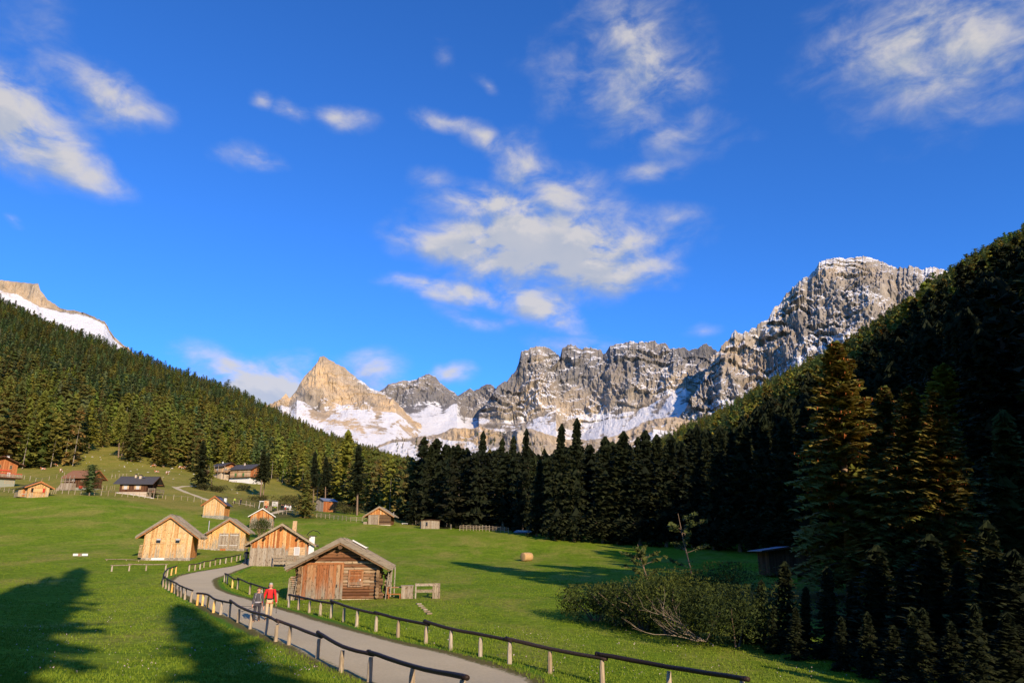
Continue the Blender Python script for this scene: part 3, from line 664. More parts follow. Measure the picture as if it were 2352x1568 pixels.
# ------------------------------------------------------------------ buildings
def wall_boards(b, O, ux, n, L, z0, top, bw=.17, th=.035, rnd=None, jag=0.0):
    """upright boards on a wall: O start corner, ux direction along it, n outward normal"""
    r = rnd or random; u = 0; O = Vector(O); ux = Vector(ux); n = Vector(n)
    while u < L-.01:
        w = min(bw*r.uniform(.75, 1.25), L-u); t = th*r.uniform(.6, 1.2); za = z0+r.uniform(-jag, jag)
        p0 = O+ux*u; p1 = O+ux*(u+w-.012)
        a, c = top(u), top(min(L, u+w)); dz = Vector((0,0,1))
        if max(a, c) > za+.05:
            b.hexa([p0+n*t+dz*za, p1+n*t+dz*za, p1+dz*za, p0+dz*za, p0+n*t+dz*a, p1+n*t+dz*c, p1+dz*c, p0+dz*a], r.random())
        u += w
def slope_boards(b, x0, z0, x1, z1, y0, y1, bw=.25, th=.045, jag=.08, lift=.0, rnd=None):
    """roof boards lying down the slope from the ridge (x0,z0) to the eave (x1,z1), side by side along y"""
    r = rnd or random; y = y0; L = math.hypot(x1-x0, z1-z0); ux, uz = (x1-x0)/L, (z1-z0)/L; nx, nz = -uz, ux
    if nz < 0: nx, nz = -nx, -nz
    while y < y1-.01:
        w = min(bw*r.uniform(.8, 1.2), y1-y); h = lift+th*r.uniform(.5, 1.5); e = r.uniform(-jag, jag)
        X1, Z1 = x1+ux*e, z1+uz*e; q = lambda x, z, yy, d: (x+nx*d, yy, z+nz*d); ww = w-.015
        b.hexa([q(x0,z0,y,lift-.02), q(X1,Z1,y,lift-.02), q(X1,Z1,y+ww,lift-.02), q(x0,z0,y+ww,lift-.02), q(x0,z0,y,h), q(X1,Z1,y,h), q(X1,Z1,y+ww,h), q(x0,z0,y+ww,h)], r.random())
        y += w
def house(name, label, loc, rz, w, d, ev, rg, wallmat, roofmat, sidemat=None, found=None, fh=.0, oe=.5, of=.5, ob=.4, th=.14, roofkind='boards', barge=None, under=None, cat='hut', bw=.17, rx=0.0, purl=True, evl=None, evr=None, jag=0.0, rough=.08, seed=1, dep=1.5, metal=None):
    """gable on the y=0 plane looking towards -y; body runs back to y=d; ridge at x=rx"""
    e = empty(name, loc, rz, label, cat); r = random.Random(seed); random.seed(seed)
    evl = ev if evl is None else evl; evr = ev if evr is None else evr
    b = MB(); b.prism([(-w/2,-.2 if not found else fh),(w/2,-.2 if not found else fh),(w/2,evr),(rx,rg),(-w/2,evl)], .05, d-.03, .3)
    topf = lambda u: (evl+(rg-evl)*u/(w/2+rx) if u < w/2+rx else rg-(rg-evr)*(u-w/2-rx)/(w/2-rx))
    z0 = fh if found else -.15
    if wallmat is not M['log']:
        wall_boards(b, (-w/2,.04,0), (1,0,0), (0,-1,0), w, z0, topf, bw, .035, r, jag)
        wall_boards(b, (w/2,d,0), (-1,0,0), (0,1,0), w, z0, lambda u: topf(w-u), bw, .03, r, jag)
    b.build('wall', wallmat, e)
    if wallmat is not M['log']:
        b = MB(); wall_boards(b, (w/2-.01,.04,0), (0,1,0), (1,0,0), d-.04, z0, lambda u: evr, bw, .035, r, jag)
        b.build('side_wall', sidemat or wallmat, e); b = MB()
        wall_boards(b, (-w/2+.01,d,0), (0,-1,0), (-1,0,0), d-.04, z0, lambda u: evl, bw, .035, r, jag)
        b.build('side_wall', sidemat or wallmat, e)
    if found:
        b = MB(); b.box((0, d/2, (fh-dep)/2), (w+.10, d+.10, fh+dep)); b.build('foundation', found, e)
    pl, pr = (rg-evl)/(w/2+rx), (rg-evr)/(w/2-rx)
    zl, zr = evl-pl*oe, evr-pr*oe; xl, xr = -w/2-oe, w/2+oe
    b = MB(); t2 = th*.55
    b.prism([(xl, zl+.04), (rx, rg+.04), (xr, zr+.04), (xr, zr+.04+t2), (rx, rg+.06+t2), (xl, zl+.04+t2)], -of+.03, d+ob-.03, .35)
    if roofkind == 'boards':
        slope_boards(b, rx-.06, rg+.07+t2, xl, zl+.05+t2, -of, d+ob, .26, th*.45, rough, 0, r)
        slope_boards(b, rx+.06, rg+.07+t2, xr, zr+.05+t2, -of, d+ob, .26, th*.45, rough, 0, r)
        b.box((rx-.11, d/2, rg+.10+t2), (.26, d+of+ob+.04, .05), .6, M=Matrix.Rotation(math.atan(-pl), 3, 'Y')); b.box((rx+.12, d/2, rg+.11+t2), (.28, d+of+ob+.06, .05), .3, M=Matrix.Rotation(math.atan(pr), 3, 'Y'))
    elif roofkind == 'tiles':
        for (x1, z1) in ((xl, zl), (xr, zr)):
            L = math.hypot(x1-rx, z1-rg); nr = int(L/.32)
            for i in range(nr):
                a, c = i/nr, (i+1.12)/nr; off = -.06 if x1 < rx else .06
                A0 = (rx+(x1-rx)*a, rg+(z1-rg)*a); A1 = (rx+(x1-rx)*c, rg+(z1-rg)*c)
                b.hexa([(A0[0],-of,A0[1]+.05+t2), (A1[0],-of,A1[1]+.05+t2), (A1[0],d+ob,A1[1]+.05+t2), (A0[0],d+ob,A0[1]+.05+t2), (A0[0],-of,A0[1]+.075+t2), (A1[0],-of,A1[1]+.105+t2), (A1[0],d+ob,A1[1]+.105+t2), (A0[0],d+ob,A0[1]+.075+t2)], r.random())
        b.box((rx, d/2, rg+.10+t2), (.22, d+of+ob+.02, .06), .5)
    rf = b.build('roof', roofmat, e)
    b = MB()       # verge boards on the front gable
    for s, x1, z1 in ((-1, xl, zl), (1, xr, zr)):
        h = th*1.15
        b.hexa([(rx, -of-.05, rg-.02), (x1, -of-.05, z1-.02), (x1, -of-.004, z1-.02), (rx, -of-.004, rg-.02), (rx, -of-.05, rg+h+.04), (x1, -of-.05, z1+h), (x1, -of-.004, z1+h), (rx, -of-.004, rg+h+.04)], .4)
    b.build('verge_board', barge or M['barge'], rf)
    if under:
        b = MB()
        for x1, z1 in ((xl, zl), (xr, zr)):
            x1 *= .97; z1 = z1+.03
            b.hexa([(rx, -of-.02, rg-.16), (x1, -of-.02, z1-.13), (x1, -of+.10, z1-.13), (rx, -of+.10, rg-.16), (rx, -of-.02, rg-.025), (x1, -of-.02, z1-.03), (x1, -of+.10, z1-.03), (rx, -of+.10, rg-.025)], .5)
        b.build('eaves_batten', under, rf)
    if purl:
        for (x, z) in ((rx, rg-.17), (-w/2+.05, evl-.12), (w/2-.05, evr-.12)):
            b = MB(); b.tube([(x, -of+.08, z), (x, .3, z)], .10, 8, .4); b.build('purlin', M['log'] if wallmat is not M['new'] else M['orange'], e)
    return e
def place(e, name, b, mat, M4=None, parent=None):
    o = b.build(name, mat, parent or e)
    if M4 is not None: o.matrix_local = M4
    return o
FRONT = lambda w, d: Matrix.Identity(4)
def side(w, d, which):
    if which == 'left': return Matrix.Translation((-w/2, d/2, 0))@Matrix.Rotation(R(-90), 4, 'Z')
    if which == 'right': return Matrix.Translation((w/2, d/2, 0))@Matrix.Rotation(R(90), 4, 'Z')
    return Matrix.Identity(4)
def window(e, x, z, w, h, mat4=None, frame=None, pane='glass', shutters=None, sh_w=None, mull=True, y=-.05, closed=False):
    """window whose centre is x, z on the wall plane; frame > pane, shutter"""
    frame = frame or M['tan']; b = MB(); t = .07
    b.box((x, y, z-h/2-t/2), (w+2*t, .09, t)); b.box((x, y, z+h/2+t/2), (w+2*t, .09, t)); b.box((x-w/2-t/2, y, z), (t, .085, h)); b.box((x+w/2+t/2, y, z), (t, .085, h))
    if mull: b.box((x, y+.005, z), (.045, .06, h)); b.box((x, y+.007, z), (w, .05, .04))
    f = place(e, 'window', b, frame, mat4)
    b = MB(); b.box((x, y+.02, z), (w-.004, .03, h-.004)); b.build('pane', M[pane], f)
    if shutters:
        sw = sh_w or w*.62
        for s in (-1, 1):
            b = MB(); b.box((x+s*(w/2+t+sw/2+.02), y-.01, z), (sw, .04, h+.12), .6); b.box((x+s*(w/2+t+sw/2+.02), y-.035, z+h*.3), (sw*.9, .02, .06), .3); b.box((x+s*(w/2+t+sw/2+.02), y-.035, z-h*.3), (sw*.9, .02, .06), .3)
            b.build('shutter', shutters, f)
    return f
def door(e, x, w, h, mat, mat4=None, z0=0, y=-.05, bw=.18, hinge=True, frame=None, seed=1):
    b = MB(); r = random.Random(seed)
    wall_boards(b, (x-w/2, y, 0), (1,0,0), (0,-1,0), w, z0, lambda u: z0+h, bw, .035, r)
    b.box((x, y+.01, z0+h/2), (w-.02, .02, h-.02), .3)
    o = place(e, 'door', b, mat, mat4)
    if frame:
        b = MB(); b.box((x-w/2-.09, y-.03, z0+h/2), (.16, .12, h+.02), .7); b.box((x+w/2+.09, y-.03, z0+h/2), (.16, .12, h+.02), .6); b.box((x, y-.03, z0+h+.07), (w+.36, .12, .13), .5); b.build('door_frame', frame, o)
    if hinge:
        b = MB(); b.box((x+w/2-.25, y-.06, z0+h*.38), (.07, .03, .2)); b.build('handle', M['black'], o)
    return o
def chimney(e, x, y, z, w, h, mat, cap='slate', parent=None, d=None):
    b = MB(); b.box((x, y, z+h/2), (w, d or w, h)); o = b.build('chimney', mat, parent or e)
    if cap:
        b = MB(); b.box((x, y, z+h+.04), (w+.16, (d or w)+.16, .07)); 
        for s in (-1, 1): b.box((x+s*w*.4, y, z+h+.14), (.05, w*.8, .14))
        b.box((x, y, z+h+.24), (w+.24, w+.2, .06)); b.build('chimney_cap', M[cap], o)
    return o
def rail_fence_local(e, pts, h, nr, mat, name='railing', post=.1, rt=.05, rw=.13, closed=False, gap=None):
    b = MB()
    for i, p in enumerate(pts): b.box((p[0], p[1], p[2]+h/2), (post, post, h), random.random())
    for i in range(len(pts)-1):
        p, q = Vector(pts[i]), Vector(pts[i+1]); dd = q-p; a = math.atan2(dd.y, dd.x)
        for k in range(nr):
            z = h*(1-k/max(1, nr)*.8)-.07 if nr > 1 else h-.05
            c = (p+q)/2; b.box((c.x+math.sin(a)*.06, c.y-math.cos(a)*.06, c.z+z), (dd.length+.1, rt, rw), random.random(), a)
    return b.build(name, mat, e)
def size(px_w, P): return px_w*(P.y*CT+P.z*ST)/F0
def facing(P, extra): return math.atan2(-P.x, P.y)*1.0+R(extra)   # rotation so that the front looks at the camera, plus extra degrees
# 1 log cabin ------------------------------------------------------
def log_cabin():
    P = hit(776, 1377); w = size(176, P); d = 4.6; h = 2.52; rgz = h+w*.5*.52
    e = house('log_cabin', 'dark log cabin with big plank door beside the fenced road, nearest of the huts', P, facing(P,-6), w, d, h, rgz, M['log'], M['roof'], found=M['cream'], fh=.06, oe=.95, of=.95, ob=.5, th=.24, barge=M['roof'], under=M['logend'], cat='cabin', purl=False, rough=.14, seed=4)
    b = MB(); r = random.Random(3); z = .16; lh = .215
    k = 0
    while z < rgz-.12:
        half = w/2 if z < h-.05 else (rgz-z)/(rgz-h)*w/2-.08
        ov = .24 if z < h else .0
        if half > .25: b.tube([(-half-(.15 if z > h-.9 and z < h else 0), -.02, z), (0, -.03+r.uniform(-.02,.02), z+r.uniform(-.01,.01)), (half-.05, -.02, z)], [lh*.53]*3, 8, r.random(), True, .07)
        z += lh; k += 1
    b.build('front_logs', M['log'], e)
    b = MB(); z = .25
    for s in (1, -1):
      b = MB(); z = .25
      while z < h+.05:
        if True:
            b.tube([(s*(w/2+.01), -.42+r.uniform(-.12,.05), z), (s*(w/2+.02), d*.5, z), (s*(w/2+.01), d+.2, z)], [.14,.13,.13], 8, r.random(), True, .06)
        b.tube([(s*(w/2-.55), -.02, z-.11), (s*(w/2+.3+r.uniform(-.08,.14)), -.02, z-.11)], .115, 8, r.random()*.5, True, .06)
        z += .235
      b.build('side_logs', M['logend'], e)
    for x, z in ((0, rgz-.33), (-w*.30, rgz-1.02), (w*.30, rgz-1.02), (-w*.5-.08, h-.05), (w*.5+.08, h-.05)):
        b = MB(); b.tube([(x, -.85, z), (x, .5, z)], .16, 10, .2, True, .05); b.build('purlin', M['logend'], e)
    door(e, -w*.5+.18+w*.247, w*.485, 2.33, M['door'], z0=.07, y=-.16, bw=.24, frame=M['door'], seed=6)
    b = MB(); x0 = w*.215
    for i in range(9): b.box((x0, -.20, 1.05+i*.1), (.78, .03, .085), r.random())
    sh = b.build('window_shutter', M['door'], e)
    b = MB(); b.box((x0-.46, -.19, 1.45), (.13, .09, 1.0), .6); b.box((x0+.46, -.19, 1.45), (.13, .09, 1.0), .7); b.box((x0, -.19, 1.99), (1.05, .08, .1), .5); b.box((x0, -.19, .92), (1.05, .08, .1), .5); b.build('frame', M['door'], sh)
    b = MB(); b.box((x0+.33, -.23, 1.35), (.05, .03, .14)); b.build('latch', M['white'], sh)
    # solar panel on the right slope, gutter, lean-to
    sl = math.atan((rgz-h)/(w/2)); m = Matrix.Rotation(sl, 3, 'Y')
    b = MB(); b.box((1.15, 2.2, rgz-1.15*math.tan(sl)+.50), (1.1, 1.3, .05), .5, M=m); sp = b.build('solar_panel', M['solar'], e)
    b = MB(); b.box((1.15, 1.53, rgz-1.15*math.tan(sl)+.50), (1.16, .06, .09), .5, M=m); b.box((1.7, 2.2, rgz-1.7*math.tan(sl)+.53), (.05, 1.3, .09), .5, M=m); b.build('panel_frame', M['white'], sp)
    b = MB(); xe = w/2+.95; ze = h-.95*math.tan(sl)+.05
    b.tube([(xe+.06, -.9, ze), (xe+.07, d*.5, ze+.02), (xe+.06, d+.6, ze)], .08, 6, .5); b.build('gutter', M['greywood'], e)
    # timber lean-to boards and log stack on the right wall
    b = MB()
    for i in range(26): b.tube([(w/2+.35+r.random()*.45, .5+r.random()*2.2, .15+r.random()*1.9)]*1+[(w/2+.35+r.random()*.5, .9+r.random()*2.8, .15+r.random()*1.9)], .06, 6, r.random())
    b.tube([(w/2+.62,-.45,0),(w/2+.8,-.35,2.2)], .035, 6, .9); b.tube([(w/2+.95,-.1,.2),(w/2+.98,.1,2.1)], .05, 6, .9); b.tube([(w/2+1.2,.1,.2),(w/2+1.2,.2,2.2)], .05, 6, .9)
    b.build('side_poles', M['barn'], e)
    return e, P, w, d
cab, CP, CW, CD = log_cabin()
CM = Matrix.Translation(cab.location)@Matrix.Rotation(cab.rotation_euler.z, 4, 'Z')
def local_thing(name, label, cat, M4, xyz, group=None):
    p = M4@Vector(xyz); e = empty(name, p, cab.rotation_euler.z, label, cat, group); return e
t = local_thing('firewood_stack', 'split firewood stacked against the left wall of the log cabin', 'firewood', CM, (-CW/2-.42, .15, 0))
r_ = random.Random(8)
b = MB()
for i in range(9):
    for k in range(5): b.tube([(-.22+k*.11+r_.uniform(-.02,.02), -.2, .5+i*.13), (-.22+k*.11, .9, .5+i*.13)], .058, 6, r_.random())
b.build('logs', M['barn'], t)
b = MB(); b.box((0,.3,.22), (.75,1.2,.42)); b.box((-.3,-.32,.75), (.08,.06,1.5)); b.tube([(.12,-.45,0),(.34,-.4,2.2)], .04, 6); b.build('rack', M['greywood'], t)
t = local_thing('wooden_table', 'red brown plank table with bench beside the right wall of the log cabin', 'table', CM, (CW/2+1.35, .5, -.05))
b = MB(); b.box((0,0,.86), (1.5,.9,.06)); b.build('table_top', M['door'], t)
b = MB()
for x in (-.6,.6):
    for y in (-.35,.35): b.box((x,y,.42), (.09,.09,.84))
b.build('leg', M['door'], t)
b = MB(); b.box((-.1,-.5,.42), (1.1,.3,.05)); b.box((-.5,-.5,.2), (.07,.25,.4)); b.box((.3,-.5,.2), (.07,.25,.4)); b.build('bench', M['redwood'], t)
t = local_thing('plank_box', 'grey plank chest standing on the deck right of the log cabin', 'chest', CM, (CW/2+2.15, .05, -.05))
b = MB(); wall_boards(b, (-.42,-.3,0), (1,0,0), (0,-1,0), .84, 0, lambda u: .95, .16, .03, r_); b.box((0,0,.47), (.84,.6,.93)); b.build('body', M['greywood'], t); b = MB(); b.box((0,0,.98), (.95,.7,.05)); b.build('lid', M['greywood'], t)
t = local_thing('timber_deck', 'grey timber deck with plank railing at the right end of the log cabin', 'deck', CM, (CW/2+2.4, .7, -.05))
b = MB(); 
for i in range(10): b.box((-2.2+i*.44, 0, .02), (.42, 2.2, .07), r_.random())
b.build('floor', M['greywood'], t)
rail_fence_local(t, [(.35,-1.0,0),(2.0,-1.0,0),(2.0,1.0,0),(.35,1.0,0)], 1.08, 2, M['greywood'], rw=.09)
b = MB()
for i in range(4): b.box((1.62+i*.14, -1.07, .6), (.12,.04,1.1), r_.random())
b.build('slat_panel', M['greywood'], t)
p0 = hit(962, 1386); st = empty('stone_steps', p0, 0, 'short flight of rough steps going down from the cabin deck', 'steps')
for i in range(6):
    p = hit(962+i*4.6, 1388+i*4.4)-p0; b = MB(); b.box((p.x, p.y, p.z+.05), (.34+r_.uniform(-.1,.1),.2,.08), r_.random(), r_.uniform(.1,.6)); b.build('step', M['greywood'], st)
# 2 barn -----------------------------------------------------------
def barn():
    P = hit(640, 1300); w = size(131, P); d = 7.5; h = 2.65; rg = h+w/2*.60
    P = P+Vector((0,0,-.05))
    e = house('barn', 'wide orange brown plank barn with shingle roof behind the log cabin', P, facing(P,-5), w, d, h, rg, M['barn'], M['barnroof'], oe=.75, of=.55, ob=.4, th=.2, roofkind='tiles', cat='barn', bw=.19, jag=.06, seed=9, barge=M['barge'])
    for x, z in ((0, rg-.3), (-w*.28, rg-w*.28*.6-.32), (w*.28, rg-w*.28*.6-.32)):
        b = MB(); b.tube([(x,-.6,z),(x,.2,z)], .15, 8, .1); b.build('purlin', M['dark'], e)
    door(e, -w*.5+1.9, 3.6, 2.35, M['greywood'], z0=-.25, y=-.05, bw=.19, hinge=False, seed=3)
    window(e, w*.285, 1.75, .5, .78, None, M['white'], 'curtain', M['tan'], .62, False)
    chimney(e, w*.16, 5.0, rg-1.2, .5, 1.95, M['tan'], None)
    # outdoor oven flue
    b = MB(); b.box((w*.5+.2, .15, 2.1), (.62, .6, 2.7)); f = b.build('flue', M['white'], e)
    b = MB(); pts = [(w*.5-.45, .15, 3.55), (w*.5-.2, .15, 3.95), (w*.5+.25, .15, 4.15), (w*.5+.8, .15, 4.02), (w*.5+1.1, .15, 3.75)]
    b.tube(pts, .05, 6); b.box((w*.5+.2,.15,3.5), (1.0,.85,.06)); b.build('cowl', M['black'], f)
    b = MB(); b.box((w*.5-.55,-.1,3.15), (1.3,.5,.07), .5, M=Matrix.Rotation(R(-22),3,'Y')); b.build('canopy', M['dark'], e)
    # balcony rail
    rail_fence_local(e, [(-.55,-.9,-.1),(.9,-.9,-.1),(2.2,-.9,-.1),(w*.5+.2,-.9,-.1)], 1.35, 3, M['greywood'], rw=.24)
    b = MB(); b.box((1.9,-.4,-.35), (4.9,1.6,.5)); b.build('porch', M['greywood'], e)
    return e
barn()
# 3 left hut --------------------------------------------------------
def hut_left():
    P = hit(380, 1287); w = size(102, P); d = 5.2; h = 3.0+.3; rg = h+w/2*.72
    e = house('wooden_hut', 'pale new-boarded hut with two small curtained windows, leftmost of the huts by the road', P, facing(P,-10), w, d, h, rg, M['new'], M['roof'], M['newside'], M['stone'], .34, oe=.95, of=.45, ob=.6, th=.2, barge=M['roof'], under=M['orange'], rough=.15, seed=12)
    for x in (-w*.20, w*.20): window(e, x, 2.35, .5, .55, None, M['new'], 'glass', M['new'], .42, False)
    for x in (-w*.20, w*.20):
        b = MB(); b.box((x,-.045,2.53), (.47,.02,.18)); b.build('curtain', M['curtain'], e)
    b = MB(); b.box((0,-.02,h-.02), (w-.1,.04,.06)); b.build('ledger_board', M['new'], e)
    b = MB(); b.box((-w*.16,-.1,.2), (1.45,.06,.26)); b.build('vent_board', M['white'], e)
    b = MB(); b.box((1.1,1.2,rg-.50), (.8,.35,.10), .5, M=Matrix.Rotation(math.atan(.72),3,'Y')); b.build('roof_light', M['white'], e)
    b = MB(); xe = w/2+.95; ze = h-.72*.95+.16
    for i in range(14): b.box((xe+.02, -.35+i*.36, ze-.12), (.05,.2,.22), .5)
    b.build('eave_fringe', M['greywood'], e)
    b = MB()
    for i in range(9):
        for k in range(4): b.tube([(-w/2-.1-k*.1, .1, .45+i*.17), (-w/2-.1-k*.1, 1.6, .45+i*.17)], .06, 6, random.random())
    fw = b.build('firewood_stack', M['tan']); fw.matrix_world = e.matrix_basis.copy(); fw.location = e.location; fw.rotation_euler = e.rotation_euler
    tag(fw, 'firewood stacked against the left wall of the leftmost road hut', 'firewood')
hut_left()
# 4 second hut -----------------------------------------------------
def hut_second():
    P = hit(521, 1264); w = size(73, P); d = 5; h = 2.9; rg = h+w/2*.68
    e = house('wooden_hut', 'two-tone plank hut with grey double doors and a steel flue on its lean-to', P, facing(P,-9), w, d, h, rg, M['new2'], M['roof'], M['new'], M['stone'], .3, oe=.75, of=.5, ob=.6, th=.2, barge=M['roof'], under=M['orange'], rough=.12, seed=15)
    for x in (-w*.13, w*.18): door(e, x, w*.29, 2.15, M['greywood'], z0=.36, y=-.045, bw=.16, hinge=False, seed=int(x*9))
    b = MB()
    for x in (-w*.13, w*.18):
        for z in (.75, 2.2): b.box((x, -.11, z), (w*.24,.02,.06))
    b.build('hinge_strap', M['white'], e)
    b = MB(); b.box((-w*.12,-.08,.15), (.75,.06,.3)); b.build('step', M['redwood'], e)
    b = MB(); b.box((1.0,1.0,rg-.50), (.7,.3,.1), .5, M=Matrix.Rotation(math.atan(.68),3,'Y')); b.build('roof_light', M['steel'], e)
    # lean-to on the left
    b = MB(); lw = 1.85; b.prism([(-w/2-lw,.3),(-w/2+.02,.3),(-w/2+.02,2.75),(-w/2-lw,1.75)], .35, d-.4, .4)
    wall_boards(b, (-w/2-lw,.34,0), (1,0,0), (0,-1,0), lw, .3, lambda u: 1.75+u*.54, .16, .035, random.Random(4)); an = b.build('annex', M['new'], e)
    b = MB(); b.box((-w/2-lw/2-.1, d/2, 2.42), (lw+.5, d-.2, .14), .5, M=Matrix.Rotation(R(-28.4),3,'Y')); b.build('annex_roof', M['roof'], an)
    b = MB(); b.box((-w/2-lw/2,d/2,-.5), (lw+.05,d-.6,1.58)); b.build('annex_foundation', M['stone'], an)
    b = MB(); b.tube([(-w/2-.75,1.2,2.2),(-w/2-.78,1.2,4.35)], .085, 10); b.build('flue', M['steel'], an)
    b = MB(); b.prism([(-w/2-lw-.75,-.3),(-w/2-lw,-.3),(-w/2-lw,1.5),(-w/2-lw-.75,1.15)], .5, 2.5, .6); b.build('wood_store', M['greywood'], an)
hut_second()
# 5 hut behind the shrub --------------------------------------------
P = hit(599, 1214); w = size(50, P)
e = house('wooden_hut', 'narrow grey plank hut half hidden behind the round shrub', P, facing(P,-4), w, 4.5, 2.5, 2.5+w/2*.62, M['barn'], M['metalroof'], M['greywood'], None, 0, oe=.45, of=.35, th=.12, roofkind='plain', barge=M['white'], seed=18)
# 6 stone based hut ----------------------------------------------------
def hut_stone():
    P = hit(489, 1190); w = size(47, P); d = 4.0; h = 3.05; rg = h+w/2*.74
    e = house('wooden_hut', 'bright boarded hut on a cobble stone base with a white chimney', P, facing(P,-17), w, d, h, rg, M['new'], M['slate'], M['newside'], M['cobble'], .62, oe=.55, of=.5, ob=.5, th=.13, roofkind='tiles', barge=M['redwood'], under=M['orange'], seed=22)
    b = MB(); b.box((0,-.02,h-.03), (w-.1,.045,.05)); b.build('ledger_board', M['new'], e)
    chimney(e, w*.33, 2.6, rg-1.5, .5, 1.35, M['white'], 'slate')
    b = MB(); b.box((.95,1.3,rg-.50), (.8,.8,.06), .5, M=Matrix.Rotation(math.atan(.74),3,'Y')); b.build('solar_panel', M['solar'], e)
hut_stone()
# 7 far log hut -----------------------------------------------------
def hut_far():
    P = hit(870, 1205); w = size(52, P); d = 5.5; h = 2.35; rg = h+w/2*.6
    e = house('log_hut', 'small dark log hut with boarded gable at the edge of the dark spruces', P, facing(P,-10), w, d, h, rg, M['log'], M['roof'], None, M['cream'], .05, oe=1.05, of=.6, ob=.6, th=.18, under=M['orange'], seed=25)
    b = MB(); r = random.Random(2); z = .15
    while z < h-.05: b.tube([(-w/2,-.01,z),(w/2+.1,-.01,z)], .1, 7, r.random()*.7, True, .06); z += .2
    b.build('front_logs', M['logend'], e)
    b = MB(); wall_boards(b, (-w/2,-.08,0), (1,0,0), (0,-1,0), w, h-.05, lambda u: (h+(rg-h)*(1-abs(u-w/2)/(w/2)))-.02, .2, .04, r); b.build('gable_boards', M['barn'], e)
    door(e, -w*.26, w*.42, 2.15, M['greywood'], z0=.1, y=-.12, hinge=False)
    b = MB(); b.box((-.05,-.2,1.15), (.17,.08,2.3), .9); b.build('door_post', M['tan'], e)
    b = MB(); b.box((1.5,1.5,rg-.72), (.8,.8,.06), .5, M=Matrix.Rotation(math.atan(.6),3,'Y')); b.build('solar_panel', M['solar'], e)
    b = MB(); b.tube([(w/2+.3,2.5,1.8),(w/2+.3,2.5,3.0)], .07, 8); b.build('flue', M['steel'], e)
    b = MB(); b.box((-w/2-.5,-.1,.35), (.8,.7,.7)); t = b.build('water_trough', M['greywood'], None); t.location = e.location; t.rotation_euler = e.rotation_euler; tag(t, 'small grey timber trough beside the small dark log hut', 'trough')
hut_far()
# 8 plank shed -------------------------------------------------------
P = hit(988, 1214); w = size(42, P)
e = house('plank_shed', 'pale grey plank shed with almost flat roof standing alone below the trees', P, facing(P,6), w, 2.6, 1.82, 1.95, M['greywood'], M['redwood'], None, None, 0, oe=.2, of=.2, ob=.2, th=.07, roofkind='plain', barge=M['dark'], cat='shed', bw=.2, purl=False, seed=28)
window(e, -w*.2, 1.05, .42, .85, None, M['greywood'], 'glass', None, None, False)
# 9 metal roofed shed -------------------------------------------------
P = hit(733, 1174); w = 5.0
e = house('metal_roofed_shed', 'narrow plank shed with blue-grey sheet metal roof beside the reddish spruce', P, facing(P,-52), 3.6, 5.0, 3.1, 3.9, M['greywood'], M['metalroof'], M['redwood'], None, 0, oe=.35, of=.35, ob=.3, th=.1, roofkind='plain', barge=M['slate'], cat='shed', seed=30, purl=False)
# 10 small light hut at left ------------------------------------------
def hut_small():
    P = hit(86, 1142); w = size(42, P); h = 2.35; rg = h+.95
    e = house('wooden_hut', 'small bright new hut with low roof and red curtained window at far left', P, facing(P,14), w, 4.6, h, rg, M['new'], M['slate'], M['new'], None, 0, oe=.9, of=.6, ob=.5, th=.12, roofkind='tiles', barge=M['orange'], under=M['orange'], seed=33)
    window(e, -.15, 1.5, 2.6, .85, None, M['orange'], 'glass', None, None, False)
    b = MB(); b.box((-.15,-.075,1.5), (1.75,.04,.83)); b.build('window_board', M['new'], e)
    b = MB(); b.box((.92,-.075,1.5), (.35,.04,.8)); b.build('curtain', M['redcloth'], e)
    b = MB(); b.prism([(-w/2-1.5,0),(-w/2,0),(-w/2,2.1),(-w/2-1.5,1.75)], .9, 4, .5); wall_boards(b, (-w/2-1.5,.88,0), (1,0,0), (0,-1,0), 1.5, 0, lambda u: 1.75+u*.22, .16, .03); an = b.build('annex', M['new2'], e)
    b = MB(); b.box((-w/2-.85,2.2,2.06), (2.6,4.6,.1), .5, M=Matrix.Rotation(R(-14),3,'Y')); b.build('annex_roof', M['slate'], an)
    b = MB(); b.box((-w/2-.5,.82,1.0), (.42,.05,1.8)); b.build('door', M['redwood'], an)
    q = P+Vector((-w/2-.6,-.9,0)); t = empty('picnic_table', (q.x,q.y,Hg(q.x,q.y)), .2, 'white round table in front of the small bright hut', 'table')
    b = MB(); b.tube([(0,0,.7),(0,0,.76)], .75, 14); b.build('table_top', M['white'], t); b = MB(); b.tube([(0,0,0),(0,0,.7)], .06, 6); b.box((0,0,.05), (.7,.1,.08)); b.build('leg', M['white'], t)
hut_small()
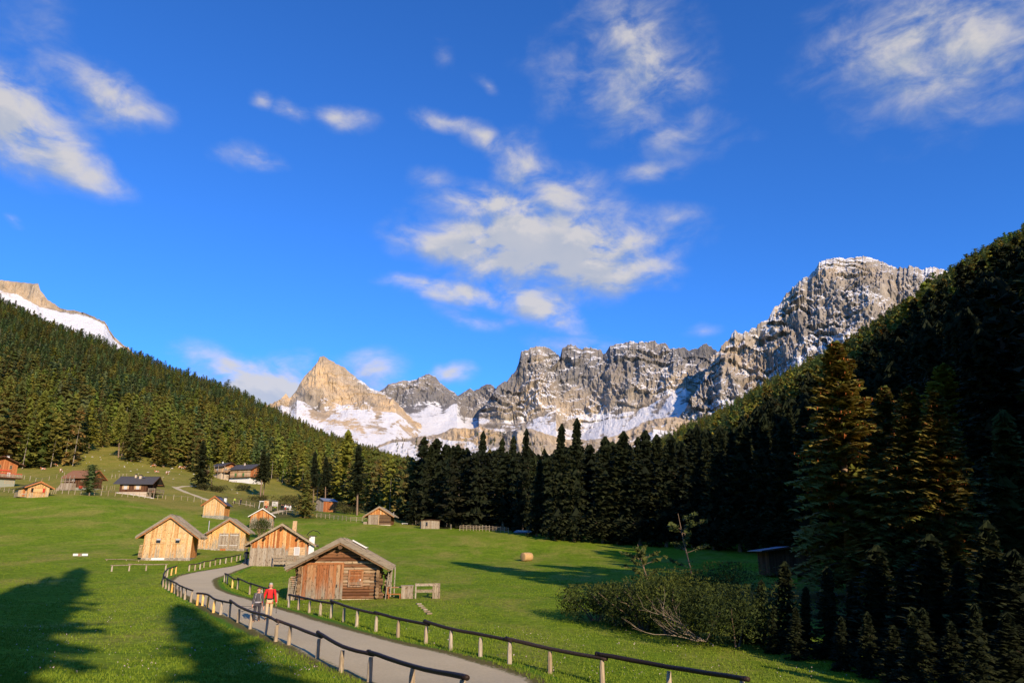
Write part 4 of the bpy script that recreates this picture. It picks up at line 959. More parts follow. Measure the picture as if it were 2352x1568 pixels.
# 11 big house at the left edge ---------------------------------------
def house_left():
    P = hit(-8, 1119); w = size(66, P); d = 9; h = 7.4; rg = h+1.9
    e = house('chalet', 'three-storey red brown chalet with flower balcony cut by the left edge', P, facing(P,12), w, d, h, rg, M['redwood'], M['slate'], M['redwood'], M['greyplaster'], 2.9, oe=1.6, of=1.7, ob=.8, th=.2, roofkind='tiles', barge=M['dark'], cat='house', bw=.3, seed=36, dep=1)
    for x in (-3.2, -.3, 2.6): window(e, x, 6.3, .55, 1.0, None, M['tan'], 'glass', None)
    for x in (-2.6, 2.4): window(e, x, 4.0, .7, 1.1, None, M['white'], 'curtain', None)
    for x, ww in ((-3.5, 1.2), (2.9, 2.2)): window(e, x, 1.85, ww, .8, None, M['tan'], 'glass', None)
    door(e, -.2, 1.1, 2.1, M['redwood'], z0=.35)
    b = MB(); b.box((-2.2,-.12,1.4), (1.5,.1,2.1)); b.build('doorway', M['black'], e)
    b = MB(); b.box((.4,-.7,3.05), (w+2.4,1.5,.16)); b.box((.4,-.7,2.88), (w+1.6,1.0,.18)); f = b.build('balcony', M['dark'], e)
    b = MB()
    for i in range(56): b.box((-w/2-.7+i*(w+2.3)/56, -1.42, 3.6), (.12,.04,.9), random.random())
    b.box((.4,-1.43,4.08), (w+2.4,.1,.08)); b.build('balustrade', M['greywood'], f)
    b = MB()
    for i in range(60): b.ell((-w/2-.4+random.random()*(w+1.6), -1.5, 4.15+random.random()*.18), (.14,.12,.12), 5, 4)
    b.build('flower_box', M['flower'], f)
    b = MB(); b.box((-1.0,-.12,5.25), (w*.8,.2,.3)); b.build('flower_box', M['flower'], e)
    b = MB(); b.box((-2.6,-.22,5.35), (1.5,.04,.55)); b.build('sign_board', M['white'], e)
    for x in (-w*.35, w*.25): chimney(e, x, 4, rg-.6, .7, 1.3, M['white'])
house_left()
# 12 brown roofed chalet ------------------------------------------------
def chalet_brown():
    P = hit(214, 1125); w = 6.6; d = 7.2; h = 3.6; rg = h+2.0
    e = house('chalet', 'timber chalet with sunlit brown shingle roof and veranda, behind the round pine', P, facing(P,52), w, d, h, rg, M['dark'], M['brownroof'], M['dark'], M['greyplaster'], .5, oe=1.0, of=1.0, ob=.6, th=.2, roofkind='tiles', barge=M['redwood'], cat='house', seed=40, dep=1)
    S_ = side(w, d, 'left')
    b = MB()
    for x in (-3.2,-1.9,-.6,.7): b.box((x,-1.6,2.3), (.13,.13,3.0))
    b.box((-1.3,-1.6,2.2), (4.0,.12,.16)); b.box((-1.3,-1.6,2.65), (4.0,.1,.1)); place(e, 'veranda_posts', b, M['greywood'], S_)
    b = MB(); b.box((-1.2,-.9,.7), (3.4,1.6,1.9)); wall_boards(b, (-2.9,-1.72,0), (1,0,0), (0,-1,0), 3.4, -.4, lambda u: 1.65, .3, .03); place(e, 'veranda_base', b, M['greywood'], S_)
    window(e, -.6, 2.9, .7, 1.1, S_, M['white'], 'curtain'); window(e, 2.2, 2.9, .7, 1.1, S_, M['tan'], 'glass')
    b = MB(); b.box((-3.6,-1.3,.4), (.9,.25,2.6), .5, M=Matrix.Rotation(R(35),3,'Y')); place(e, 'stair', b, M['greywood'], S_)
    b = MB(); wall_boards(b, (-w/2+.5,-.04,0), (1,0,0), (0,-1,0), w-1, h+.3, lambda u: h+(rg-h)*(1-abs(u+.5-w/2)/(w/2))-.1, .2, .04); b.build('gable_boards', M['orange'], e)
    b = MB(); b.box((2.4,-.5,.55), (.8,.5,.6)); fb = place(e, 'flower_box', b, M['flower'], S_)
chalet_brown()
# 13 dark chalet -----------------------------------------------------------
def chalet_dark():
    P = hit(346, 1141); w = 6.0; d = size(60, P); h = 3.4; rg = h+1.75
    e = house('chalet', 'low dark brown chalet with white base and long slate roof behind the meadow fence', P, facing(P,68), w, d, h, rg, M['dark'], M['slate'], M['dark'], M['cream'], 1.05, oe=.9, of=1.7, ob=1.4, th=.14, roofkind='tiles', barge=M['dark'], cat='house', seed=44, dep=1.2)
    S_ = side(w, d, 'left')
    for x in (-d*.28, d*.16): window(e, x, 2.25, .62, .85, S_, M['white'], 'curtain', M['tan'], .42)
    b = MB(); b.box((-.1,-.02,1.1), (d-.2,.08,.1)); place(e, 'sill_beam', b, M['dark'], S_)
    chimney(e, -.5, d*.62, rg-.7, .42, 1.2, M['cream']); chimney(e, -.9, d*.42, rg-1.0, .55, 1.25, M['cream'])
    b = MB(); b.box((-.8,d*.30,rg-.15), (.9,.7,.05), .5, M=Matrix.Rotation(R(-12),3,'Y')); b.build('roof_hatch', M['steel'], e)
    rail_fence_local(e, [(-w/2,-.4,1.0),(-w/2,-2.0,1.0),(0,-2.0,1.0),(w/2,-2.0,1.0)], 1.0, 3, M['greywood'])
    b = MB(); b.box((0,-1.1,.95), (w,2.0,.12)); b.box((-w/2+.1,-1.9,.2), (.14,.14,1.6)); b.box((w/2-.1,-1.9,.2), (.14,.14,1.6)); b.box((-w/2+.1,-.9,.2), (.14,.14,1.6)); b.build('terrace', M['greywood'], e)
    door(e, .6, .9, 2.0, M['redwood'], z0=1.05)
    fl = M['rock']
    b = MB(); r = random.Random(6)
    for i in range(34):
        q = Matrix.Rotation(e.rotation_euler.z, 3, 'Z')@Vector((-w/2-1.0+r.uniform(-.3,.3), -2.2+i*(d+2.5)/34, 0))+Vector(e.location)
        b.ell((q.x, q.y, Hg(q.x, q.y)+.05), (r.uniform(.15,.34),r.uniform(.15,.3),r.uniform(.12,.24)), 6, 5, .5, .15)
    s = b.build('stone_border', M['rock']); tag(s, 'row of pale stones edging the front of the low dark chalet', 'stones')
chalet_dark()
# 14 cream house, 15 white based house -------------------------------------
def house_cream():
    P = hit(524, 1103); w = 8.6; d = 9.8; h = 6.6; rg = h+1.9
    e = house('farmhouse', 'cream plastered farmhouse with timber balcony under a slate roof on the hillside', P, facing(P,38), w, d, h, rg, M['tan'], M['slate'], M['tan'], M['cream'], 3.5, oe=1.1, of=1.6, ob=.6, th=.2, roofkind='tiles', barge=M['dark'], cat='house', bw=.3, seed=50, dep=2)
    S_ = side(w, d, 'left')
    b = MB()
    for m4 in (None,):
        b.box((0,-1.0,3.55), (w+.6,1.8,.14)); b.box((0,-1.85,4.0), (w+.6,.06,.12)); b.box((0,-1.85,4.5), (w+.6,.06,.12)); b.box((0,-1.85,4.25), (w+.6,.05,.1))
    b.build('balcony', M['dark'], e)
    b = MB(); b.box((0,-1.0,3.56), (d,1.8,.14)); b.box((0,-1.85,4.0), (d,.06,.12)); b.box((0,-1.85,4.5), (d,.06,.12))
    place(e, 'balcony', b, M['dark'], S_)
    b = MB()
    for x in (-4.6,-1.5,1.6,4.6): b.box((x,-1.88,3.6), (.16,.14,6.4))
    place(e, 'balcony_post', b, M['greywood'], S_)
    b = MB()
    for x in (-4.3,4.3,0): b.box((x,-1.89,3.6), (.16,.14,6.4))
    b.build('balcony_post', M['greywood'], e)
    b = MB(); wall_boards(b, (-w/2+.6,-.04,0), (1,0,0), (0,-1,0), w-1.2, h-.2, lambda u: h+(rg-h)*(1-abs(u+.6-w/2)/(w/2))-.1, .3, .04); b.build('gable_boards', M['redwood'], e)
    for x in (-3,1.5): window(e, x, 5.2, .8, 1.1, S_, M['white'], 'curtain')
    for x in (-2,2): window(e, x, 5.2, .8, 1.0, None, M['white'], 'glass')
    window(e, -3.2, 1.9, 1.2, .9, S_, M['white'], 'glass'); window(e, 2.6, 1.6, .8, .9, S_, M['tan'], 'glass')
    door(e, .6, 1.0, 2.2, M['redwood'], z0=.4); chimney(e, 0, 5.5, rg-.2, .5, 1.1, M['white'])
house_cream()
def house_white():
    P = hit(588, 1111); w = 9.6; d = 12; h = 7.0; rg = h+2.4
    e = house('farmhouse', 'tall farmhouse with whitewashed ground floor and green shutters, right of the cream one', P, facing(P,52), w, d, h, rg, M['redwood'], M['slate'], M['tan'], M['white'], 2.7, oe=1.1, of=1.3, ob=.8, th=.2, roofkind='tiles', barge=M['dark'], cat='house', bw=.3, seed=54, dep=1.5)
    S_ = side(w, d, 'left')
    for x in (-2.6,1.9):
        b = MB(); b.box((x,-.08,4.1), (1.1,.06,1.7)); place(e, 'shutter', b, M['green'], S_)
    b = MB(); b.box((0,-.05,5.35), (d,.1,.2)); place(e, 'storey_beam', b, M['dark'], S_)
    b = MB(); b.box((0,-.8,2.85), (d+1.4,1.6,.15)); b.box((0,-1.55,3.3), (d+1.4,.06,.12)); b.box((0,-1.55,3.6), (d+1.4,.06,.12)); place(e, 'balcony', b, M['dark'], S_)
    b = MB(); b.box((0,-.8,2.86), (w+1.4,1.6,.15)); b.box((0,-1.55,3.3), (w+1.4,.06,.12)); b.box((0,-1.55,3.6), (w+1.4,.06,.12)); b.build('balcony', M['dark'], e)
    window(e, -1.6, 1.35, 1.9, 1.4, S_, M['white'], 'glass'); window(e, 2.4, 1.35, .9, 1.5, S_, M['white'], 'glass'); window(e, -4.1, 1.2, 1.0, 1.7, S_, M['white'], 'glass')
    for x in (-2,1.8): window(e, x, 4.1, .8, 1.1, None, M['tan'], 'glass'); window(e, x, 6.2, .7, .9, None, M['tan'], 'glass')
    b = MB(); b.box((-5.6,-2.6,.4), (.12,.1,.9)); b.box((-2.5,-2.6,.4), (.12,.1,.9)); b.box((0.5,-2.6,.4), (.12,.1,.9)); b.box((-2.5,-2.6,.85), (6.3,.06,.1)); b.box((-2.5,-2.6,.5), (6.3,.06,.1)); place(e, 'railing', b, M['greywood'], S_)
    chimney(e, -1, 7, rg-.5, .6, 1.3, M['cream'])
house_white()
P = hit(471, 1092)
e = house('open_shelter', 'low dark open shelter left of the cream farmhouse', P, facing(P,5), 5.5, 3.2, 2.1, 2.5, M['dark'], M['slate'], None, None, 0, oe=.4, of=.4, th=.1, roofkind='plain', cat='shed', purl=False, seed=58)
P = hit(780, 1127); 
e = house('alpine_hut', 'tiny sunlit hut glimpsed between the larches above the road', P, facing(P,30), 5, 6, 2.6, 3.9, M['tan'], M['brownroof'], None, M['white'], .8, oe=.6, of=.6, th=.12, roofkind='plain', seed=60)
P = at(1822, 74, 1310); P.z += .4
e = house('field_hut', 'dark hut with a flat tilted roof in the shade left of the big spruce', P, facing(P,20), 4.6, 3.6, 2.2, 2.5, M['dark'], M['metalroof'], None, None, 0, oe=.9, of=.7, ob=.5, th=.12, roofkind='plain', barge=M['dark'], seed=62, purl=False)
# ------------------------------------------------------------------ fences
def log_fence(label, posts, rails, h=.72, rr=.06, pr=.075, matp='post', newp=(), cut=(), railmat='rail', name='road_fence', extra=None):
    P0 = hit(*posts[0]); e = empty(name, P0, 0, label, 'fence'); r = random.Random(len(label))
    pts = [hit(*p) for p in posts]; rel = [p-P0 for p in pts]
    for i, p in enumerate(rel):
        b = MB(); hh = h*r.uniform(.93, 1.03)
        b.tube([(p.x,p.y,p.z-.3),(p.x+r.uniform(-.01,.01),p.y,p.z+hh*.72),(p.x+.012,p.y,p.z+hh)], [pr*1.12,pr,pr*.8], 8, r.random(), True, .05)
        b.build('post', M['newpost' if i in newp else matp], e, False)
    for k, (i0, i1) in enumerate(rails):
        L = []; a, c = rel[i0], rel[i1]; n = i1-i0
        for j in range(i0, i1+1):
            q = rel[j].copy(); q.z += h+rr*.6
            if j == i0 and i0 > 0: q.z += .07
            L.append(q)
        if k % 2: L = [q+Vector((0,.0,.03)) for q in L]
        d0 = (L[0]-L[1]).normalized()*.14; d1 = (L[-1]-L[-2]).normalized()*.14; L = [L[0]+d0]+L+[L[-1]+d1]
        L = catmull(L, 4); L = [q+Vector((0,0,r.uniform(-.006,.006))) for q in L]
        m = len(L); rad = [rr*(1.06-.22*j/m)*r.uniform(.97,1.03) for j in range(m)]
        b = MB(); b.tube(L, rad, 10, r.random(), True, .03); o = b.build('rail', M[railmat], e, True)
        if k in cut:
            q = L[-1]; dd = (L[-1]-L[-2]).normalized(); b = MB(); b.tube([q-dd*.02, q+dd*.012], [rad[-1]*1.01]*2, 10); b.build('sawn_end', M['cut'], o)
    return e
log_fence('dark-railed fence curving round the outside of the road bend', [(403,1317),(393,1321),(383,1325),(377,1331),(373,1340),(374,1348),(380,1352),(387,1356),(394,1360),(401,1363),(408,1369),(415,1373),(424,1378),(438,1384)], [(0,5),(5,13)], newp=(0,1,8))
log_fence('dark-railed fence in front of the road, running down to the bottom edge', [(452,1391),(464,1392),(476,1396),(490,1408),(506,1413),(526,1418),(546,1431),(574,1446),(610,1459),(633,1475),(663,1483),(729,1514),(783,1547),(848,1569),(945,1606),(1060,1650)], [(0,5),(5,9),(9,11),(11,13),(13,15)], newp=(0,1,2,3))
log_fence('short dark-railed fence on the inner side of the road bend', [(515,1337),(521,1340),(533,1350),(545,1353),(573,1365),(602,1374),(635,1384)], [(0,3),(3,4),(4,6)], newp=(2,), cut=(1,2))
log_fence('long dark-railed fence on the far side of the road, running to the lower right', [(663,1395),(685,1401),(710,1408),(735,1415),(760,1419),(789,1428),(819,1439),(863,1451),(914,1463),(978,1478),(1035,1494),(1103,1509),(1170,1526),(1263,1547),(1384,1574),(1539,1603),(1710,1642)], [(0,4),(4,7),(7,9),(9,12),(12,14),(14,16)], rr=.064)
log_fence('low dark-railed fence beside the far end of the road', [(434,1311),(447,1310),(459,1307),(468,1303),(482,1301),(494,1298),(505,1296),(518,1293),(531,1291),(543,1288),(551,1286)], [(0,5),(5,10)], h=.62)
log_fence('single-rail pale fence across the grass left of the road bend', [(256,1312),(296,1311),(335,1310),(380,1309)], [(0,1),(1,3)], h=.55, rr=.05, railmat='greywood', name='meadow_fence')
log_fence('pale pole lying low in the grass left of the pale two-window hut', [(245,1287),(290,1287),(318,1289)], [(0,2)], h=.12, rr=.05, railmat='greywood', pr=.04, name='low_pole_rail')
def post_fence(name, label, ends, n, h, rails=2, mat='post', group=None, th=.07, pw=.13, wire=False, seed=1):
    r = random.Random(seed); pts = []
    for (a, c, k) in zip(ends[:-1], ends[1:], n):
        for i in range(k): t = i/k; pts.append((a[0]+(c[0]-a[0])*t, a[1]+(c[1]-a[1])*t))
    pts.append(ends[-1]); pts = [hit(*p) for p in pts]; P0 = pts[0]; e = empty(name, P0, 0, label, 'fence', group)
    for p in pts:
        q = p-P0; b = MB(); hh = h*r.uniform(.85,1.12); lx = r.uniform(-.05,.05)
        b.tube([(q.x,q.y,q.z-.3),(q.x+lx,q.y,q.z+hh)], [pw*.5,pw*.45], 6, r.random()); b.build('post', M[mat], e)
    for k in range(rails):
        b = MB()
        for a, c in zip(pts[:-1], pts[1:]):
            za = h*(.88-k*.8/max(rails,1)); a2, c2 = a-P0, c-P0
            b.tube([(a2.x,a2.y-.06,a2.z+za),(c2.x,c2.y-.06,c2.z+za+r.uniform(-.05,.05))], .012 if wire else th*.5, 5, r.random())
        b.build('rail' if not wire else 'wire', M['steel' if wire else 'greywood'], e)
    return e
post_fence('meadow_fence', 'two-rail fence sloping down to the small bright hut at far left', [(-12,1126),(30,1132),(66,1137)], [4,3], 1.0, 2, seed=2)
post_fence('meadow_fence', 'long rail fence along the top of the lower meadow, from bright hut to dark chalet', [(108,1136),(128,1133),(200,1137),(280,1140),(345,1145)], [4,5,5,5], 1.15, 1, 'post', seed=3)
post_fence('meadow_fence', 'row of white-topped posts from the dark chalet towards the stone-based hut', [(362,1146),(416,1148),(445,1152),(462,1155)], [3,2,1], 1.25, 1, seed=4, wire=True)
post_fence('pasture_fence', 'upper line of thin posts across the cow pasture, left part', [(55,1101),(95,1108),(147,1093),(205,1094)], [3,3,2], 1.5, 1, seed=5, wire=True, pw=.16)
post_fence('pasture_fence', 'upper line of thin posts across the cow pasture, right part', [(256,1098),(290,1096),(352,1105),(372,1103)], [4,3,2], 1.4, 1, seed=6, wire=True, pw=.16)
post_fence('pasture_fence', 'few thin grey posts just right of the brown-roofed chalet', [(235,1126),(244,1125),(252,1127),(262,1126)], [1,1,2], 1.5, 1, seed=7, wire=True)
post_fence('path_fence', 'row of pale posts beside the footpath with the two walkers', [(536,1157),(549,1160),(565,1162),(574,1164),(584,1165)], [1,1,1,1], 1.35, 1, seed=8, wire=True, pw=.15)
post_fence('board_fence', 'dark rail fence rising beside the two notice boards', [(604,1180),(613,1177),(622,1172)], [4,4], 1.3, 2, 'post', seed=9)
post_fence('meadow_fence', 'grey rail fence left of the reddish spruce near the notice boards', [(640,1180),(658,1181),(684,1181)], [2,2], 1.15, 2, seed=10)
post_fence('meadow_fence', 'grey rail fence between the reddish spruce and the far log hut', [(727,1188),(757,1191),(805,1197),(845,1199)], [3,5,3], 1.15, 3, seed=11)
post_fence('meadow_fence', 'grey rail fence right of the lone plank shed', [(1011,1207),(1036,1215)], [5], 1.0, 3, seed=12)
post_fence('corral_fence', 'pale plank corral fence at the foot of the dark spruces', [(1056,1218),(1080,1218),(1108,1219),(1140,1221),(1168,1224)], [3,4,4,3], 1.2, 3, 'post', seed=13, th=.1)
post_fence('pasture_fence', 'distant pale picket fence on the lit slope right of the farmhouses', [(636,1105),(660,1108),(692,1112)], [8,9], 1.6, 1, 'post', seed=14)
post_fence('meadow_fence', 'few leaning posts beside the low bushy spruce by the plank shed', [(955,1206),(962,1206),(970,1207)], [2,2], 1.0, 1, seed=15)

# ------------------------------------------------------------------ bodies
def skin(name, V, E, Rd, mat, parent=None, sub=1, root=0, smooth=True, scale=None):
    me = bpy.data.meshes.new(name); me.from_pydata(V, E, []); o = bpy.data.objects.new(name, me); COL.objects.link(o)
    o.modifiers.new('Skin', 'SKIN'); me.skin_vertices[0] if me.skin_vertices else None
    bm = bmesh.new(); bm.from_mesh(me); ly = bm.verts.layers.skin.verify()
    for i, v in enumerate(bm.verts):
        r = Rd[i] if hasattr(Rd[i], '__len__') else (Rd[i], Rd[i]); v[ly].radius = r; v[ly].use_root = (i == root)
    bm.to_mesh(me); bm.free()
    if sub: s = o.modifiers.new('Sub', 'SUBSURF'); s.levels = sub; s.render_levels = sub
    dg = bpy.context.evaluated_depsgraph_get(); dg.update(); m2 = bpy.data.meshes.new_from_object(o.evaluated_get(dg)); bpy.data.objects.remove(o)
    m2.materials.clear(); m2.materials.append(mat)
    if smooth: m2.polygons.foreach_set('use_smooth', [True]*len(m2.polygons))
    m2.name = name; o = bpy.data.objects.new(name, m2); COL.objects.link(o); o.parent = parent; return o
for n, c in {'skin':(.62,.30,.19),'redjacket':(.62,.02,.02),'khaki':(.52,.40,.24),'char':(.045,.042,.048),'char2':(.075,.07,.075),'hairgrey':(.42,.40,.37),'hairbrown':(.09,.045,.02),'boot':(.07,.045,.03),'blackcloth':(.012,.012,.014),'lime':(.35,.5,.04),'whitecloth':(.65,.65,.63),'navy':(.012,.016,.035),'webbing':(.35,.34,.36),'redcl':(.4,.03,.03)}.items(): M[n] = plain(n+'_cloth' if n not in ('skin',) else 'skin', c, .8, .12, 9)
def person(label, loc, face, h=1.75, top='char', legs='char', hair='hairbrown', stride=.22, lhand=(-.33,-.05,.78), rhand=(.33,-.05,.78), head_turn=0, pack=None, belt=None, straps=None, shoes='boot', detail=True, wide=1.0, coat=0, group=None, name='person'):
    s = h/1.8; e = empty(name, loc, face, label, 'person', group); e.scale = (s,s,s); W = wide
    # joints, figure looks towards -y
    lk, rk = (-.11,-.10-stride*.35,.50), (.11,.02,.50); la, ra = (-.11,-stride*.75,.10), (.12,stride*.7,.16); lt, rt = (-.12,-stride*.75-.17,.045), (.12,stride*.7-.15,.06)
    def arm(hand, sg):
        sh = (sg*.20*W,0,1.45); el = (sg*.27*W+ (hand[0]-sg*.3)*.2, .03, 1.16); return sh, el, hand
    ls, le, lh = arm(lhand,-1); rs, re, rh = arm(rhand,1)
    V = [(0,0,.97),(0,-.005,1.15),(0,0,1.33),(0,0,1.47),(0,-.01,1.545),(0,-.02,1.62),(0,-.02,1.70),(0,-.01,1.77), ls,le,lh, rs,re,rh, (-.10,0,.92),lk,la,lt,(.10,0,.92),rk,ra,rt]
    E = [(0,1),(1,2),(2,3),(3,4),(4,5),(5,6),(6,7),(3,8),(8,9),(9,10),(3,11),(11,12),(12,13),(0,14),(14,15),(15,16),(16,17),(0,18),(18,19),(19,20),(20,21)]
    Rd = [(.14,.10),(.13,.095),(.15,.10),(.12,.08),(.055,.055),(.085,.095),(.088,.105),(.06,.075),.058,.043,.03,.058,.043,.03,.085,.055,.04,.035,.085,.055,.04,.035]
    def fingers(hd, sg):
        base = len(V); V.append((hd[0]+sg*.005, hd[1]-.02, hd[2]-.07)); E.append((10 if sg < 0 else 13, base)); Rd.append((.035,.02))
        for k, (oy, ln) in enumerate(((-.032,.068),(-.011,.08),(.011,.075),(.032,.058))):
            i = len(V); V.append((hd[0]+sg*.004, hd[1]-.02+oy, hd[2]-.11)); V.append((hd[0]-sg*.012, hd[1]-.025+oy, hd[2]-.11-ln)); E.extend([(base,i),(i,i+1)]); Rd.extend([.0095,.008])
        i = len(V); V.append((hd[0]-sg*.02, hd[1]-.065, hd[2]-.08)); V.append((hd[0]-sg*.028, hd[1]-.085, hd[2]-.12)); E.extend([(base,i),(i,i+1)]); Rd.extend([.011,.009])
    if detail: fingers(lh,-1); fingers(rh,1)
    body = skin('body', V, E, Rd, M['skin'], e, 1)
    if detail:
        b = MB(); b.ell((0,-.127,1.665), (.014,.024,.026), 6, 5); b.ell((-.088,-.01,1.665), (.015,.03,.04), 6, 5); b.ell((.088,-.01,1.665), (.015,.03,.04), 6, 5); b.build('face_features', M['skin'], e, True)
        b = MB(); b.ell((-.033,-.108,1.69), (.014,.012,.009), 6, 5); b.ell((.033,-.108,1.69), (.014,.012,.009), 6, 5); b.ell((0,-.112,1.61), (.027,.01,.007), 6, 5); b.build('eyes_and_mouth', M['boot'], e, True)
    b = MB(); b.ell((0,.012,1.755), (.098,.118,.068), 12, 8, .5, .05); b.ell((0,.055,1.70), (.098,.085,.09), 12, 8, .5, .05); b.build('hair', M[hair], e, True)
    J = [0,1,2,3,8,9,11,12]; 
    Vj = [V[0],V[1],V[2],V[3],V[8],V[9],V[11],V[12], tuple(np.array(lh)*.93+np.array(le)*.07), tuple(np.array(rh)*.93+np.array(re)*.07), (0,-.005,1.51), (0,0,.90-coat)]
    skin('jacket', Vj, [(11,0),(0,1),(1,2),(2,3),(3,4),(4,5),(5,8),(3,6),(6,7),(7,9),(3,10)], [(.175*W,.13),(.17*W,.13),(.19*W,.135),(.14,.10),.082,.062,.082,.062,.047,.047,.072,(.17*W,.125)], M[top], e, 2)
    Vt = [(0,0,.95),V[14],V[15],tuple(np.array(V[16])+np.array([0,0,.03])),V[18],V[19],tuple(np.array(V[20])+np.array([0,0,.03]))]
    skin('trousers', Vt, [(0,1),(1,2),(2,3),(0,4),(4,5),(5,6)], [(.16,.12),.105,.078,.068,.105,.078,.068], M[legs], e, 2)
    for a, t in ((V[16],V[17]),(V[20],V[21])): skin('boot', [(a[0],a[1]+.03,a[2]-.02),(a[0],a[1],a[2]+.06),t], [(0,1),(0,2)], [(.07,.075),.07,(.062,.05)], M[shoes], e, 1)
    if belt:
        b = MB(); b.tube([(0,0,1.0),(0,0,1.07)], [.21*W]*2, 16, .5, False); o = b.build('belt', M[belt], e, True); o.scale = (1,.78,1)
    if straps:
        for sg in (-1,1):
            b = MB(); b.tube([(sg*.12,.08,1.52),(sg*.13,-.10,1.47),(sg*.135,-.17,1.3),(sg*.17,-.14,1.1),(sg*.19,-.02,1.04)], .017, 6); b.build('strap', M[straps], e)
    if pack:
        p = Matrix.Translation(loc)@Matrix.Rotation(face,4,'Z')@Vector((0,.23*s,1.25*s)); k = empty('backpack', p, face, f'{label.split(" hiker")[0]} hiker\'s rucksack, carried high on the back', 'backpack'); k.scale = (s,s,s)
        skin('bag', [(0,0,-.28),(0,.03,0),(0,.0,.28)], [(0,1),(1,2)], [(.15,.12),(.17,.14),(.13,.10)], M[pack], k, 2)
        b = MB(); b.box((0,-.01,.36), (.24,.2,.10)); b.build('lid', M['char2' if pack == 'blackcloth' else 'webbing'], k, True)
    return e
def pole(label, a, c, grp=None, n=1):
    a = Vector(a); c = Vector(c); e = empty('trekking_pole', a, 0, label, 'trekking pole', grp); d = c-a
    b = MB(); b.tube([(0,0,0), d], .011, 6); b.build('shaft', M['black'], e); b = MB(); b.tube([d*-.06, d*.12], .022, 6); b.build('grip', M['blackcloth'], e); b = MB(); b.tube([d*.93,d*.95], .04, 8); b.build('basket', M['blackcloth'], e)
P = hit(615, 1424); F_ = facing(P, 4)
pr_ = person('grey haired hiker in red jacket and khaki trousers walking on the road', P, F_, 1.83, 'redjacket', 'khaki', 'hairgrey', .24, (-.36,-.06,.80), (.34,-.08,.83), 0, 'blackcloth', 'blackcloth', 'blackcloth')
MR = Matrix.Translation(P)@Matrix.Rotation(F_,4,'Z'); pole('folded trekking poles in the left hand of the red-jacketed hiker', MR@Vector((.35,-.12,.80)), MR@Vector((.37,-.20,.35)))
P = hit(588, 1428); F_ = facing(P, -6)
person('short haired hiker in charcoal jacket and trousers beside the red-jacketed one', P, F_, 1.66, 'char2', 'char', 'hairbrown', .2, (-.26,-.17,.88), (.33,-.02,.76), 0, 'char', 'webbing', 'webbing', wide=.95)
MR = Matrix.Translation(P)@Matrix.Rotation(F_,4,'Z'); pole('first of two trekking poles held out level by the charcoal-clad hiker', MR@Vector((-.1,-.2,.76)), MR@Vector((-.98,-.1,.78))); pole('lower of the two trekking poles, slanting down from the charcoal-clad hiker', MR@Vector((-.15,-.2,.74)), MR@Vector((-.72,-.3,.52)))
P = hit(564, 1296); person('walker in navy clothes on the road at the corner of the barn', P, facing(P,5), 1.75, 'navy', 'navy', 'hairgrey', .2, detail=False, shoes='blackcloth', pack=None)
for px, py, top, legs, lab, h in [(538,1157,'lime','blackcloth','walker in lime green top on the footpath above the stone-based hut',1.75),(552,1159,'blackcloth','navy','walker in dark clothes on the footpath, right of the lime one',1.75),(611,1173,'redcl','blackcloth','person in red reading the orange notice board',1.6),(631,1173,'lime','blackcloth','person in lime top in front of the grey notice board',1.7),(646,1172,'blackcloth','blackcloth','leftmost of the dark-clad walkers beyond the notice boards',1.75),(649.5,1172.5,'navy','blackcloth','second dark-clad walker beyond the notice boards',1.7),(655,1172,'whitecloth','redcl','walker in white top and red shorts left of the reddish spruce',1.75),(660,1173,'whitecloth','navy','middle walker in white top left of the reddish spruce',1.7),(666,1173,'whitecloth','whitecloth','walker all in white nearest to the reddish spruce',1.72)]:
    P = hit(px, py); person(lab, P, random.uniform(-.6,.8), h, top, legs, 'hairbrown', .16, detail=False)
# ------------------------------------------------------------------ cows
def cow_mat():
    m_, nt, b = mk('brown_and_white_hide', .85)
    n = nt.noise(nt.new('ShaderNodeTexCoord').outputs['Object'], 1.6, 2, .5)
    nt.l.new(nt.mix(nt.rng(n, .49, .52), (.42,.15,.05), (.72,.68,.6)), b.inputs['Base Color']); return m_
M['hide'] = cow_mat()
def cow(loc, rz, label, lying=False, graze=True):
    e = empty('cow', loc, rz, label, 'cow', 'brown and white cows on the hillside pasture'); L = .35 if lying else 1.0
    bz = 1.05 if not lying else .5; hz = (.35 if graze else bz+.45)
    V = [(-.75,0,bz+.05),(-.3,0,bz-.02),(.3,0,bz-.03),(.72,0,bz+.05),(1.05,0,(bz+hz)/2+.12),(1.28,0,hz+.1),(1.5,0,hz-.08)]
    Rd = [(.27,.3),(.33,.36),(.34,.38),(.27,.34),.17,.15,.10]; E = [(0,1),(1,2),(2,3),(3,4),(4,5),(5,6)]
    for sx, fx in ((0,-.72),(3,.62)):
        for sy in (-.2,.2):
            i = len(V); k = -1 if sx == 0 else 1
            if lying: V += [(fx+.15*k,sy*1.6,.22),(fx-.25*k,sy*1.9,.12)]; E += [(sx,i),(i,i+1)]; Rd += [.12,.06]
            else: V += [(fx-.02,sy,.85),(fx+.06*(-k),sy,.5),(fx,sy,.06)]; E += [(sx,i),(i,i+1),(i+1,i+2)]; Rd += [.15,.075,.06]
    skin('body', V, E, Rd, M['hide'], e, 1, 1)
    b = MB(); b.tube([(-.98,0,bz+.15),(-1.06,0,bz-.2),(-1.02,0,bz-.6)], [.03,.02,.05], 5); b.build('tail', M['hide'], e)
    b = MB(); hp = V[5]
    for s in (-1,1): b.tube([(hp[0]-.05,s*.1,hp[2]+.1),(hp[0],s*.2,hp[2]+.22)], [.03,.01], 5)
    b.build('horns', M['tan'], e)
    b = MB()
    for s in (-1,1): b.ell((hp[0]-.08,s*.2,hp[2]+.03), (.05,.1,.04), 6, 4)
    b.build('ears', M['hide'], e)
